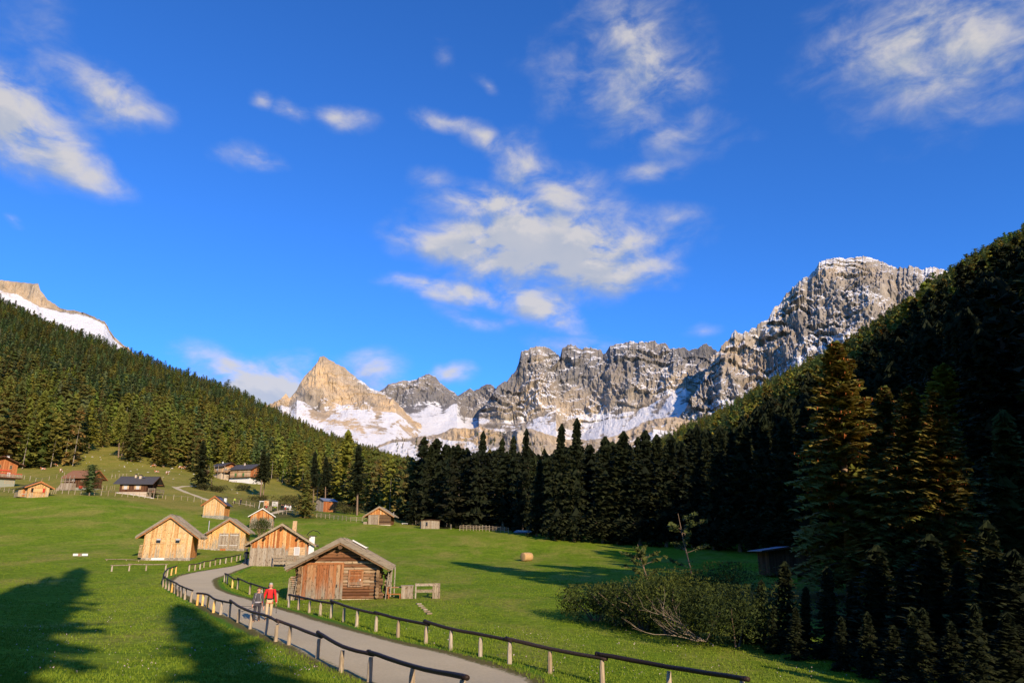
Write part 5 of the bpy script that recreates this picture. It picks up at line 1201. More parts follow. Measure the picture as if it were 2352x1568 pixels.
for px, py, rz, ly, gr, lab in [(99,1079,180,True,False,'brown cow lying down with its white head raised, left of the others'),(124,1071,20,False,True,'brown and white cow grazing highest on the pasture at left'),(140,1085,95,False,True,'brown cow seen from behind, lowest of the three at left'),(353,1073,200,False,True,'pale brown cow grazing under the bushy spruce'),(384,1090,80,False,False,'white-faced cow standing alone in mid pasture'),(360,1085,170,True,False,'small brown cow resting near a pasture post'),(414,1077,0,False,True,'left one of the pair of brown and white cows near the larch'),(421,1077,180,False,True,'right one of the pair of brown and white cows near the larch')]:
    cow(hit(px, py), R(rz), lab, ly, gr)
# ------------------------------------------------------------------ loose things
P = hit(1210, 1288); e = empty('hay_bale', P, R(42), 'round straw bale lying on the open meadow', 'hay bale'); b = MB(); r = random.Random(4)
b.tube([(-.82,0,.62),(-.78,0,.62),(-.3,0,.62),(.3,0,.62),(.78,0,.62),(.82,0,.62)], [.52,.61,.63,.63,.61,.52], 26, .5, True, .025); b.build('straw', M['hay'], e, True)
b = MB()
for x in (-.5,-.25,0,.25,.5): b.tube([(x,0,.62),(x+.01,0,.62)], .638, 26, .5, False)
b.build('twine', M['tan'], e)
P = hit(185, 1277); e = empty('water_trough', P, R(10), s=.62, label='white board trough with a brown middle standing in the left meadow', cat='trough'); b = MB(); b.box((-.95,0,.3), (1.0,.06,.42), .5, R(-12)); b.box((.75,0,.3), (1.0,.06,.42), .5, R(8)); b.box((0,.35,.22), (2.2,.5,.3)); b.build('boards', M['white'], e); b = MB(); b.box((-.1,-.08,.27), (.6,.16,.55)); b.build('post', M['door'], e)
P = hit(1207, 1226); e = empty('covered_woodpile', P, R(3), 'long low pile under pale sheets at the foot of the dark spruces', 'woodpile'); b = MB(); r = random.Random(5)
for i in range(12): b.tube([(-2.3+r.uniform(-.2,.3),r.uniform(-.5,.5),.1+i%4*.13),(2.4+r.uniform(-.3,.2),r.uniform(-.5,.5),.1+i%4*.13)], .09, 6, r.random())
b.build('poles', M['greywood'], e)
b = MB(); b.hexa([(-2.6,-.7,.35),(2.7,-.7,.25),(2.7,.7,.3),(-2.6,.7,.4),(-1.9,-.5,.82),(1.9,-.5,.62),(1.9,.5,.68),(-1.9,.5,.86)]); b.build('tarpaulin', M['metalroof'], e)
b = MB(); b.box((-.6,-.62,.66), (2.2,.05,.18), .5, R(2)); b.box((1.3,-.68,.5), (1.6,.05,.14), .5, R(-3)); b.build('sheet', M['white'], e)
def car():
    P = hit(1146, 1214); P = P+Vector((0,7,0)); P.z = Hg(P.x,P.y); e = empty('parked_car', P, R(4), 'dark blue car parked behind the corral fence in the shade', 'car'); b = MB()
    b.prism([(-2.1,.35),(2.1,.35),(2.15,.75),(1.3,.95),(.75,1.42),(-1.2,1.45),(-1.95,1.0),(-2.15,.8)], -.85, .85); b.build('body', M['navy'], e)
    b = MB(); b.prism([(1.1,.98),(.68,1.36),(-1.15,1.38),(-1.75,1.0)], -.87, .87); b.build('window', M['glass'], e)
    for x in (-1.35,1.35):
        for y in (-.8,.8): b = MB(); b.tube([(x,y-.1,.33),(x,y+.1,.33)], .33, 14); w = b.build('wheel', M['black'], e); b = MB(); b.tube([(x,y-.11,.33),(x,y+.11,.33)], .17, 10); b.build('rim', M['steel'], w)
car()
P = hit(634*1.0, 1172)
def board(px, py, h, col, label, w=1.9):
    P = hit(px, py); e = empty('notice_board', P, facing(P,10), label, 'notice board')
    for x in (-w/2,w/2): b = MB(); b.box((x,0,h/2), (.12,.12,h)); b.build('leg', M['greywood'], e)
    b = MB(); b.box((0,0,h*.72), (w-.12,.06,h*.46)); p = b.build('panel', M[col], e)
    b = MB(); b.box((-.2,-.045,h*.8), (w*.4,.02,h*.16)); b.box((.35,-.046,h*.63), (w*.35,.02,h*.12)); b.box((-.3,-.047,h*.6), (w*.25,.02,h*.1)); b.build('poster', M['greyplaster' if col != 'tan' else 'orange'], p)
    b = MB(); b.box((0,0,h+.05), (w+.5,.8,.08)); b.build('roof', M['slate'], e)
board(610, 1173, 2.9, 'tan', 'notice board with an orange panel under a small roof, left one of two', 1.3); board(630, 1173, 2.7, 'curtain', 'notice board with grey-white panels under a small roof, right one of two', 1.6)
P = hit(595, 1168); e = empty('signpost', P, 0, 'short white signpost left of the two notice boards', 'signpost'); b = MB(); b.tube([(-.1,0,0),(.1,0,2.1)], .07, 6); b.build('post', M['white'], e); b = MB(); b.box((.6,0,2.05), (1.3,.06,.2)); b.build('arm', M['white'], e)
b = MB(); P = hit(958,1206); b.box((0,0,.45), (1.6,.8,.1)); b.box((-.6,0,.22), (.1,.7,.4)); b.box((.6,0,.22), (.1,.7,.4)); o = b.build('picnic_bench', M['white']); o.location = P+Vector((-3,0,0)); tag(o, 'white bench on the grass left of the plank shed', 'bench')
# rocks on the pasture
ROCKS = [(163,1047),(180,1045),(196,1049),(185,1055),(172,1060),(205,1062),(230,1050),(232,1056),(212,1050),(300,1058),(322,1060),(360,1066),(395,1076),(150,1047),(110,1052),(98,1053),(240,1081),(268,1108),(300,1082),(340,1085),(318,1088),(405,1072),(398,1100),(152,1095),(258,1093),(545,1132),(575,1127),(580,1134),(533,1124),(412,1089),(286,1073),(432,1080),(445,1089),(670,1145)]
r = random.Random(77); rocks = []
for k in range(4):
    b = MB(); b.ell((0,0,.15), (.6,.42,.32), 9, 7, .5, .16); o = b.build('rock', M['rock']); rocks.append(o)
def put_rock(i, p, s):
    o = rocks[i] if i < 4 else rocks[i%4].copy()
    if i >= 4: COL.objects.link(o)
    o.location = p; o.rotation_euler = (0,0,r.uniform(0,6.28)); o.scale = (s,s*r.uniform(.7,1.2),s*r.uniform(.6,1)); tag(o, 'pale boulder lying on the grassy hillside', 'rock', 'pale boulders scattered over the hillside')
for i, (x, y) in enumerate(ROCKS): put_rock(i, hit(x, y), r.uniform(.4,1.0))
for i in range(40):
    p = hit(r.uniform(130,430), r.uniform(1030,1100)); put_rock(100+i, p, r.uniform(.25,.6))
# ------------------------------------------------------------------ shrubs
def shrub(label, loc, rx, ry, h, n, leaf, c1, c2, name='shrub', stems=10, seed=1, group=None, hole=.25, lum=1, kids='dry'):
    r = random.Random(seed); e = empty(name, loc, 0, label, 'shrub', group); V = []; C = []
    cl = [(r.gauss(0,.42)*rx, r.gauss(0,.42)*ry, h*(.35+.5*r.random()), r.uniform(.18,.34)) for _ in range(max(6, int(rx*ry*7)))]
    for i in range(n):
        c = r.choice(cl); k = c[3]*min(rx*1.2,h)*1.5
        while True:
            a, b_, d = r.uniform(-1,1), r.uniform(-1,1), r.uniform(-1,1)
            if a*a+b_*b_+d*d < 1: break
        x, y, z = c[0]+a*k, c[1]+b_*k, max(.05, min(h*1.05, c[2]+d*k))
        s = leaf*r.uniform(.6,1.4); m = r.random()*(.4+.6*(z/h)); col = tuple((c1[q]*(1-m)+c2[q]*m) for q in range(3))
        for _ in range(3): V.append((x+r.uniform(-s,s), y+r.uniform(-s,s), z+r.uniform(-s,s))); C.append(col)
    V = np.array(V); me = np_mesh('leaves', V, np.arange(len(V)).reshape(-1,3), np.array(C), M['leaf']); link('leaves', me, e)
    b = MB()
    for i in range(stems):
        a = r.uniform(0,6.28); l = r.uniform(.5,1.0); x, y = math.cos(a)*rx*l, math.sin(a)*ry*l
        b.tube([(x*.1,y*.1,-.1),(x*.35,y*.35,h*.3),(x*.7+r.uniform(-.1,.1),y*.7,h*.55),(x,y,h*r.uniform(.6,.95))], [.05,.035,.02,.008], 5, r.random())
    b.build('stems', M['bark'], e); return e
G1 = ((.05,.075,.014),(.12,.125,.03))
P = hit(598, 1237, 90); shrub('round dark green shrub standing in front of the narrow grey hut', P, 1.9, 1.5, 3.5, 5200, .09, *G1, stems=22, seed=3)
for px, py, rx, h, s in [(1370,1425,2.2,2.2,11),(1425,1437,2.0,2.5,12),(1480,1447,2.4,3.0,13),(1545,1458,2.5,3.1,14),(1610,1470,2.4,2.7,15),(1690,1488,3.0,3.0,16),(1560,1410,2.6,3.0,22),(1660,1415,3.0,3.6,23)]:
    lab = {1370:'leftmost leafy bush at the shaded edge of the meadow, spilling onto the grass',1480:'broad bush with warm lit leaves above the bare branches',1661:'tall loose bush rising behind the lit bushes'}.get(px)
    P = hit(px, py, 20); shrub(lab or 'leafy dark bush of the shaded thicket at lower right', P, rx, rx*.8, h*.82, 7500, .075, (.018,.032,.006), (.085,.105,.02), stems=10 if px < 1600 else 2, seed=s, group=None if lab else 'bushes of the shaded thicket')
for px, py, rx, h, s in [(558,1127,3.6,2.6,31),(600,1152,3.8,2.0,32),(500,1130,3.6,2.2,33),(660,1160,4.5,3.0,34),(685,1165,4,3.2,35),(770,1172,5,2.6,36),(465,1125,3,2,37),(800,1180,4,2,38)]:
    P = hit(px, py, 60); shrub('low dark shrub on the brown slope below the farmhouses', P, rx, rx*.7, h, 1500, .22, (.045,.055,.014), (.10,.08,.025), stems=4, seed=s, group='dark shrubs on the slope below the farmhouses')
# small birch-like sapling and bare branches
def branches(label, loc, segs, rad, name='bare_branch', seed=1, up=.35):
    r = random.Random(seed); b = MB(); e = empty(name, loc, 0, label, 'branch')
    def grow(p, d, l, rd, lv):
        pts = [p]; q = p
        for i in range(5): d = (d+Vector((r.uniform(-.25,.25), r.uniform(-.25,.25), r.uniform(-.12,.18)))).normalized(); q = q+d*l/5; pts.append(q)
        b.tube(pts, [rd*(1-.13*i) for i in range(6)], 5, r.random())
        if lv > 0:
            for i in range(3): k = r.randint(2,5); grow(pts[k], (d+Vector((r.uniform(-.8,.8), r.uniform(-.5,.5), r.uniform(-.2,.7)))).normalized(), l*.55, rd*.5, lv-1)
    for dx, dz, l in segs: grow(Vector((0,0,.2)), Vector((dx,-.15,dz)).normalized(), l, rad, 2)
    b.build('twigs', M['barkpale'], e); return e
P = hit(1612, 1478, 20); P.y -= .8; P.z = Hg(P.x,P.y)
branches('pale bare branches sprawling over the grass in front of the thicket', P, [(-1,.15,2.0),(-1,.5,2.2),(-1,.02,1.5),(-.9,.3,1.8),(-1,.22,2.5),(.5,.7,.8)], .03, seed=5)
P = hit(1500, 1440, 20); branches('thin pale branches sticking up through the lit bushes', P, [(-.6,.8,1.7),(-.9,.5,1.6),(.2,.9,1.3)], .022, seed=8)
def sapling(px, py, h, label, seed):
    P = hit(px, py, 30); r = random.Random(seed); e = empty('sapling', P, 0, label, 'tree'); b = MB(); V = []; C = []
    b.tube([(0,0,0),(.1,0,h*.4),(-.25,0,h*.7),(-.5,0,h)], [.07,.05,.035,.012], 6)
    for i in range(16):
        z = h*r.uniform(.35,.95); a = r.uniform(0,6.28); l = r.uniform(.6,1.4); p0 = Vector((-.2*z/h,0,z)); p1 = p0+Vector((math.cos(a)*l, math.sin(a)*l, .35*l)); b.tube([p0,p1], [.02,.006], 4)
        for k in range(34):
            q = p0.lerp(p1, r.uniform(.4,1.1))
            for _ in range(3): V.append((q.x+r.uniform(-.2,.2), q.y+r.uniform(-.2,.2), q.z+r.uniform(-.16,.16))); C.append((.09,.11,.03))
    b.build('trunk', M['bark'], e); V = np.array(V); link('crown', np_mesh('crown', V, np.arange(len(V)).reshape(-1,3), np.array(C), M['leaf']), e)
sapling(1490, 1400, 4.0, 'thin crooked sapling leaning out from the lit bushes over the meadow', 4)
sapling(1590, 1400, 6.0, 'slender birch-like sapling rising from the thicket against the dark wood', 6)
# ------------------------------------------------------------------ grass and flowers
def tufts():
    rv = np.random.default_rng(5); n = 150000
    px = rv.uniform(-60, 2420, n); Y = 15*np.exp(rv.uniform(0, 1, n)**1.15*math.log(95/15))
    d = np.array([(p-1176)/F0*CT for p in px]); X = d*Y
    rd = road_dist(X, Y); keep = rd > .12
    pat = fbm(X/5, Y/5, 1.1, 3); keep &= rv.random(n) < (.45+.8*pat+1.2*np.exp(-np.maximum(rd,0)/.8))
    X, Y, rd = X[keep], Y[keep], rd[keep]; Z = Hv(X, Y); n = len(X)
    edge = np.exp(-np.maximum(rd,0)/.9); a = rv.uniform(0, 6.28, n); h = (.045+.05*rv.random(n)+.13*edge*rv.random(n)); w = .008*(1+Y/26)
    Vs = []; Cs = []
    for k in range(3):
        ox, oy = rv.normal(0,.05,n), rv.normal(0,.05,n); aa = a+k*2.1; hh = h*rv.uniform(.6,1.2,n)
        lx, ly = rv.normal(0,.4,n)*hh, rv.normal(0,.4,n)*hh
        p0 = np.stack([X+ox-np.cos(aa)*w, Y+oy-np.sin(aa)*w, Z-.01], 1); p1 = np.stack([X+ox+np.cos(aa)*w, Y+oy+np.sin(aa)*w, Z-.01], 1); p2 = np.stack([X+ox+lx, Y+oy+ly, Z+hh], 1)
        Vs.append(np.stack([p0,p1,p2],1).reshape(-1,3)); m = rv.random(n)[:,None]
        c = np.array([.11,.185,.011])*(1-m)+np.array([.20,.26,.024])*m; Cs.append(np.repeat(c, 3, 0))
    V = np.vstack(Vs); me = np_mesh('grass', V, np.arange(len(V)).reshape(-1,3), np.vstack(Cs), M['leaf']); tag(link('grass', me), 'short meadow grass growing along and beyond the road', 'grass', kind='stuff')
    n = 1500; px = rv.uniform(560, 2000, n); py = rv.uniform(1430, 1566, n); V = []; C = []
    for i in range(n):
        if rv.random() < .35: q = (rv.uniform(0,700), rv.uniform(1380,1566))
        else: q = (px[i], py[i])
        if fbm(q[0]/60, q[1]/25, .5, 2) < -.05: continue
        P = hit(*q)
        if road_dist(np.array([P.x]), np.array([P.y]))[0] < .5: continue
        s = .009+.009*rv.random(); h = rv.uniform(.08,.2)
        for _ in range(2):
            for _ in range(3): V.append((P.x+rv.normal(0,s), P.y+rv.normal(0,s), P.z+h+rv.normal(0,s)))
            C += [(.62,.5,.55) if rv.random() < .7 else (.5,.35,.5)]*3
    V = np.array(V); me = np_mesh('flowers', V, np.arange(len(V)).reshape(-1,3), np.array(C), M['leaf']); tag(link('flowers', me), 'tiny pale flowers sprinkled through the roadside grass', 'flowers', kind='stuff')
tufts()
# small shadow-casting trees behind the viewpoint
for a in [(415,1398,27,.8),(480,1470,22,.6),(180,1312,37,.72),(110,1330,30,.5),(60,1345,27,.6),(150,1400,25,.5),(10,1440,24,.6)]: caster(*a)
# ------------------------------------------------------------------ mountains
def rock_mat():
    m_, nt, b = mk('dolomite_rock_and_snow', .95, .05)
    g = nt.new('ShaderNodeNewGeometry'); pos = g.outputs['Position']
    nz = nt.new('ShaderNodeSeparateXYZ', ins={0:g.outputs['Normal']}).outputs[2]
    at_ = nt.new('ShaderNodeSeparateColor', ins={0:nt.new('ShaderNodeAttribute', attribute_name='col').outputs['Color']})
    sn, dk, yl = at_.outputs[0], at_.outputs[1], at_.outputs[2]
    n1 = nt.noise(nt.mapv(pos, (1,1,.35)), .018, 6, .65); n2 = nt.noise(nt.mapv(pos, (1,1,.3)), .09, 5, .7); n3 = nt.noise(pos, .006, 4)
    c = nt.ramp(n1, [(.3,(.12,.105,.09)),(.5,(.31,.265,.21)),(.7,(.48,.41,.32))])
    c = nt.mix(nt.math('MULTIPLY', nt.rng(n3, .4, .6), yl), c, (.60,.43,.25))
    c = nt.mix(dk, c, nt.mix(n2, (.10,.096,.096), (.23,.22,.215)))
    c = nt.mix(1.0, c, nt.mix(n2, (.6,.6,.6), (1.3,1.3,1.3)), 'MULTIPLY')
    n4 = nt.noise(nt.mapv(pos, (.6,.6,1.6)), .05, 6, .75); n5 = nt.noise(pos, .014, 5, .7)
    s = nt.math('ADD', sn, nt.math('MULTIPLY', nt.math('SUBTRACT', nz, .55), 1.1))
    s = nt.math('ADD', s, nt.math('MULTIPLY', nt.math('SUBTRACT', n4, .5), 2.3)); s = nt.math('ADD', s, nt.math('MULTIPLY', nt.math('SUBTRACT', n5, .5), 1.1))
    s = nt.rng(s, .40, .66)
    c = nt.mix(s, c, nt.mix(n2, (.62,.60,.57), (.80,.79,.78)))
    nt.l.new(c, b.inputs['Base Color']); bump(nt, b, nt.math('ADD', n2, n1), .7, 9)
    return m_
ROCK = rock_mat()
def mountain(name, label, keys, rows=(150,110), cols=620, A=34, wl=95, seed=1, snowc=.1, snowa=.75, dark=None, yellow=.5, ledge=10, jag=4, cat='mountain', apron_amp=6, cov=None):
    """keys: (px, crest_py, crest_Y, wallfoot_py, wallfoot_Y, foot_py, foot_Y)"""
    K = np.array(keys, float); px = np.linspace(K[0,0], K[-1,0], cols)
    col = lambda i: np.interp(px, K[:,0], K[:,i])
    def P(py, Y):
        a = (px-1176)/F0; b = (784-py)/F0; k = Y/(CT-b*ST); return a*k, Y, (ST+b*CT)*k
    cx, cy, cz = P(col(1), col(2)); wx, wy, wz = P(col(3), col(4)); fx, fy, fz = P(col(5), col(6))
    u = np.concatenate([[0], np.cumsum(np.hypot(np.diff(cx), np.diff(cy)))])
    cz = cz+jag*(fbm(u/30, u*0+seed, seed, 4)*1.6+.9*ridged(u/16, u*0+seed, seed, 3)); wn = 0*u; wx = wx*(1+0*u); wz = wz+wn*55; wy = wy+wn*20
    nb, nw, na = 14, rows[0], rows[1]; X = []; Y = []; Z = []; S = []
    for i in range(nb, 0, -1):
        t = i/nb; X.append(cx*(1+.16*t)); Y.append(cy*(1+.16*t)); Z.append(cz-t*.9*np.abs(cz-fz)-0*t); S.append(u*0+.05)
    for i in range(nw+1):
        t = i/nw; tt = t
        X.append(cx+(wx-cx)*tt); Y.append(cy+(wy-cy)*tt); Z.append(cz+(wz-cz)*t); S.append(u*0+snowc)
    for i in range(1, na+1):
        t = i/na; q = t
        X.append(wx+(fx-wx)*q); Y.append(wy+(fy-wy)*q); Z.append(wz+(fz-wz)*(1-(1-q)**1.25)); S.append(u*0+snowa)
    X, Y, Z, S = (np.array(k) for k in (X, Y, Z, S)); U = np.tile(u, (X.shape[0],1))
    tw = np.zeros(X.shape[0]); r0 = nb
    for i in range(X.shape[0]):
        if i < nb: tw[i] = .0
        elif i <= nb+nw: t = (i-nb)/nw; tw[i] = min(1, t*5)*min(1, (1-t)*4+.3)
        else: t = (i-nb-nw)/na; tw[i] = .3*max(0, 1-t*3)
    tw[nb+nw+1:] = np.maximum(.3*np.clip(1-3*np.linspace(0,1,na),0,1), 0)
    tw = tw[:,None]; wall = np.zeros_like(tw); wall[nb:nb+nw+1] = 1
    warp = fbm(U/300, Z/300, seed+5, 3)*70
    Dg = (U+.45*Z+warp*1.3); d = A*(ridged(Dg/wl, (Z-.35*U)/(wl*1.7), seed, 6, .6)-.3)+A*.75*fbm(Dg/(wl*2.6), Z/(wl*3), seed+2, 3)+A*.5*(ridged((U+warp)/(wl*.55), Z/(wl*2.4), seed+60, 5, .6)-.3)
    bed = Z+.22*(U-U.mean())*np.sign(fbm(U/400, Z*0, seed+40, 1))*.6+fbm(U/130, Z/70, seed+8, 4)*60; st = ((bed/58+.5*fbm(U/200, Z/60, seed+41, 2))%1.0)
    d = d-ledge*(np.minimum(st*1.25, 1)-.5)*2*np.clip(fbm(U/110, Z/70, seed+3, 3)*1.6+.35, 0, 1)
    d = d+A*.20*ridged(U/26+fbm(U/60,Z/60,seed+50,2)*1.5, Z/34, seed+51, 3)+A*.10*fbm(U/9, Z/11, seed+52, 2)
    d = d*tw+np.where(wall > 0, 0, apron_amp*(1.6*fbm(U/70, Z/70, seed+4, 5)+.5*ridged((U+.9*Z)/45, Z/120, seed+5, 4))*np.clip(1-tw/1, 0, 1))*(np.arange(X.shape[0])[:,None] > nb+nw)
    rr = np.hypot(X, Y); dx, dy = -X/rr, -Y/rr
    X = X+dx*d*.86; Y = Y+dy*d*.86; Z = Z+d*.28
    S = S+np.where(wall > 0, .3*fbm(U/120, Z/90, seed+6, 4), 1.1*np.minimum(0, fbm((U+.5*Z)/75, Z/75, seed+7, 5)+.02))
    tt_ = np.full((X.shape[0],1), -1.0); tt_[nb:nb+nw+1,0] = np.linspace(0,1,nw+1); ta_ = np.full((X.shape[0],1), 9.0); ta_[nb+nw+1:,0] = np.linspace(0,1,na)
    S = S+1.0*np.clip((tt_-.62)/.38, 0, 1)*np.clip(ridged((U+.8*Z+warp)/75, (Z-.4*U)/95, seed+70, 5)*1.4-.25, -.1, 1)
    S = S-1.1*np.clip(1-ta_*3.2, 0, 1)*np.clip(ridged((U-.8*Z+warp)/85, (Z+.4*U)/100, seed+71, 5)*1.5-.3, 0, 1)
    if cov is not None:
        t = np.linspace(0, 1, nw+1)[:,None]; S[nb:nb+nw+1] += cov(t, np.tile(px, (nw+1,1)))
    D = np.zeros_like(X)
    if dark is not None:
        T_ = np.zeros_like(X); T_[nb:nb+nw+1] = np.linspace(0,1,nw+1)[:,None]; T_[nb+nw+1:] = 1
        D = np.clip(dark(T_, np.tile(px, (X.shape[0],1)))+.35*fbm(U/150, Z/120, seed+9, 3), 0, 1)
    Yl = np.clip(yellow+.5*fbm(U/200, Z/160, seed+12, 2), 0, 1)
    V = np.stack([X, Y, Z], -1).reshape(-1,3); n, m = X.shape
    i, j = np.meshgrid(np.arange(n-1), np.arange(m-1), indexing='ij'); a = (i*m+j).ravel()
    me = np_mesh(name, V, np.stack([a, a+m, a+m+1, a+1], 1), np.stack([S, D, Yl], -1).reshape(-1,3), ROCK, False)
    if me.polygons[(nb+nw//2)*(m-1)+m//2].normal.y > 0: me.flip_normals()
    return tag(link(name, me), label, cat, kind='structure')
# (px, crest, Y, wall foot, Y, foot, Y)
mountain('left_peak', 'pointed pale yellow rock peak with snowy apron at its foot', [
 (560,960,2500,965,2480,1130,1750),(628,926,2520,935,2490,1130,1750),(648,912,2520,930,2480,1130,1750),(657,904,2530,935,2480,1130,1750),(664,917,2530,935,2480,1130,1750),(682,893,2540,918,2480,1130,1750),(700,860,2560,925,2470,1130,1750),(716,847,2570,932,2460,1130,1740),(727,834,2580,938,2460,1130,1740),(735,817,2600,942,2450,1130,1740),(742,816,2600,943,2450,1130,1730),(752,822,2600,942,2450,1130,1720),(775,834,2600,938,2450,1130,1720),(800,850,2610,936,2450,1130,1720),(826,872,2620,940,2460,1130,1700),(850,890,2620,942,2460,1130,1700),(885,905,2640,945,2480,1130,1700),(910,925,2650,948,2500,1130,1700),(935,948,2660,965,2540,1130,1700),(960,972,2660,985,2580,1130,1700),(1000,1000,2660,1010,2600,1130,1700)],
 A=30, wl=80, seed=3, snowc=-.12, snowa=.68, yellow=1.0, ledge=5, cols=560, cov=lambda t, p: .55*np.clip((p-745)/60,0,1)*np.clip(1-np.abs(t-.08)*6,0,1))
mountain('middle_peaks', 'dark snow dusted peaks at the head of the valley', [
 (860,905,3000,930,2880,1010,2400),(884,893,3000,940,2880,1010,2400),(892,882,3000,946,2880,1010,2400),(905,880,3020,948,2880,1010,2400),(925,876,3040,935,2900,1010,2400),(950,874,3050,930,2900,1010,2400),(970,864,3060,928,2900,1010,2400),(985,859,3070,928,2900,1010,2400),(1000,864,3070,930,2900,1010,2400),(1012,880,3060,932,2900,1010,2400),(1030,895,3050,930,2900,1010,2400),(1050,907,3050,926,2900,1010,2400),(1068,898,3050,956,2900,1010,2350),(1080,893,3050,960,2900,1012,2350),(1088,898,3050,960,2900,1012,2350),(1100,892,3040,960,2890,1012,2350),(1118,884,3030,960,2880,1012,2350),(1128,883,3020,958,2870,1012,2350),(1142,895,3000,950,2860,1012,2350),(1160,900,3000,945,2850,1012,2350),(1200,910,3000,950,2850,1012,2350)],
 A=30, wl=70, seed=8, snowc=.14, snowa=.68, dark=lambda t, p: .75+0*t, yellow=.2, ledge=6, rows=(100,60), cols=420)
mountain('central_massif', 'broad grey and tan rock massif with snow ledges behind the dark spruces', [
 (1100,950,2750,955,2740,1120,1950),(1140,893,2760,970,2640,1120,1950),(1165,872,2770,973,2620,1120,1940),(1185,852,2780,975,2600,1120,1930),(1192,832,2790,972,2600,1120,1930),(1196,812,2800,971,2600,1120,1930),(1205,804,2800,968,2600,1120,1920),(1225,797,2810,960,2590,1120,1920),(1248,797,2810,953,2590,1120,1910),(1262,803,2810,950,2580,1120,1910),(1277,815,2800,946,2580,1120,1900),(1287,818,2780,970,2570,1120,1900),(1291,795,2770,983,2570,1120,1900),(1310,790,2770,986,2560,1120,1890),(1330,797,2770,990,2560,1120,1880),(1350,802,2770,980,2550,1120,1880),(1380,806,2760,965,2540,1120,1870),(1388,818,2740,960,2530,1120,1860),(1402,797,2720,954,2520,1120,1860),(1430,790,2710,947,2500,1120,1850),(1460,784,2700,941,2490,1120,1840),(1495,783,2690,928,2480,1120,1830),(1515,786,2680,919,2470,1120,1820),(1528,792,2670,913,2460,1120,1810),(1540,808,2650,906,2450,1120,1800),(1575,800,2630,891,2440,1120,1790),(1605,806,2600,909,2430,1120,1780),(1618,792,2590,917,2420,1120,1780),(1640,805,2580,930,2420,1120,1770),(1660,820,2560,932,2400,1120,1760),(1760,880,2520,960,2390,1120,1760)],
 A=46, wl=120, seed=21, snowc=.24, snowa=.68, dark=lambda t, p: .95-1.5*np.clip(t-.28,0,1)-.9*np.clip(1-np.abs(p-1236)/42,0,1)*(t<.3), yellow=.4, ledge=15, jag=9, cols=950, rows=(190,110))  # upper wall darkened in the rock colour, in place of a cloud shadow
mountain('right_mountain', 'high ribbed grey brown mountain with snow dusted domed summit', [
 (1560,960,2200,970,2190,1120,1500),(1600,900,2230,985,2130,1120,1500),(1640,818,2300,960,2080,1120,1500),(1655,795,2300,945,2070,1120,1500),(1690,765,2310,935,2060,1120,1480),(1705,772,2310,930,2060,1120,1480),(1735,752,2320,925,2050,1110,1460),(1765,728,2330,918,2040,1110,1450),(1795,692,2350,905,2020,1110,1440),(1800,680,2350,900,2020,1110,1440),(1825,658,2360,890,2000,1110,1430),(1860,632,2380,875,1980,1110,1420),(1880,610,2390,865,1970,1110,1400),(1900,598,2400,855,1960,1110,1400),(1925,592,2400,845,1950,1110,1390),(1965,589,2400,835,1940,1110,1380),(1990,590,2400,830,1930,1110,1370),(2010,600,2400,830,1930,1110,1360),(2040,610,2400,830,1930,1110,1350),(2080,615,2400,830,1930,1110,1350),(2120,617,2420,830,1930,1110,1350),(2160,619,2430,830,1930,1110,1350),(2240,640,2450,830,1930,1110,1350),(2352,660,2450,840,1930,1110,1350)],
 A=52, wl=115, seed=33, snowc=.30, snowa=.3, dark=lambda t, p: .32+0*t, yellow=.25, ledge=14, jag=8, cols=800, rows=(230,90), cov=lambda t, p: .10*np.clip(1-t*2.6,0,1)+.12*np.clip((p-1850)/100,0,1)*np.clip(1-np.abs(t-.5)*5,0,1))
mountain('snow_basin', 'snow covered basin with a low pale cliff band above the treetops', [
 (820,1040,1900,1045,1890,1150,1500),(900,1012,1920,1016,1900,1150,1500),(960,1002,1930,1010,1900,1150,1500),(1010,996,1930,1006,1900,1150,1500),(1040,984,1900,1012,1870,1150,1480),(1080,982,1880,1014,1850,1150,1480),(1110,980,1850,1020,1800,1150,1460),(1160,992,1800,1024,1760,1150,1450),(1190,986,1760,1036,1720,1150,1440),(1215,984,1740,1042,1700,1150,1430),(1245,992,1720,1046,1680,1150,1420),(1280,1004,1720,1050,1680,1150,1400),(1340,1010,1740,1054,1690,1150,1400),(1420,1000,1760,1050,1700,1150,1400),(1500,962,1800,985,1740,1120,1400),(1540,957,1800,990,1740,1120,1400),(1580,965,1800,1000,1740,1120,1400),(1640,960,1800,990,1740,1120,1400)],
 A=16, wl=38, seed=44, snowc=-.05, snowa=.62, yellow=.6, ledge=3, rows=(60,70), cols=460, jag=3, apron_amp=5)
mountain('snow_ridge', 'snow covered ridge with a pale rock crest above the left forest', [
 (-160,640,1800,650,1790,900,1300),(-60,640,1800,656,1790,900,1300),(0,644,1800,662,1790,900,1300),(30,647,1800,672,1785,900,1300),(50,648,1800,682,1785,900,1300),(66,650,1800,690,1780,900,1300),(88,652,1800,700,1780,900,1300),(92,668,1800,704,1780,900,1300),(110,690,1800,706,1790,900,1300),(140,708,1800,714,1795,900,1300),(200,720,1780,725,1775,900,1300),(240,738,1760,742,1755,900,1300),(262,775,1740,780,1735,900,1300),(330,830,1700,835,1695,900,1300)],
 A=14, wl=36, seed=55, snowc=-.25, snowa=1.2, yellow=.8, ledge=4, rows=(50,40), cols=300, jag=2, apron_amp=3)
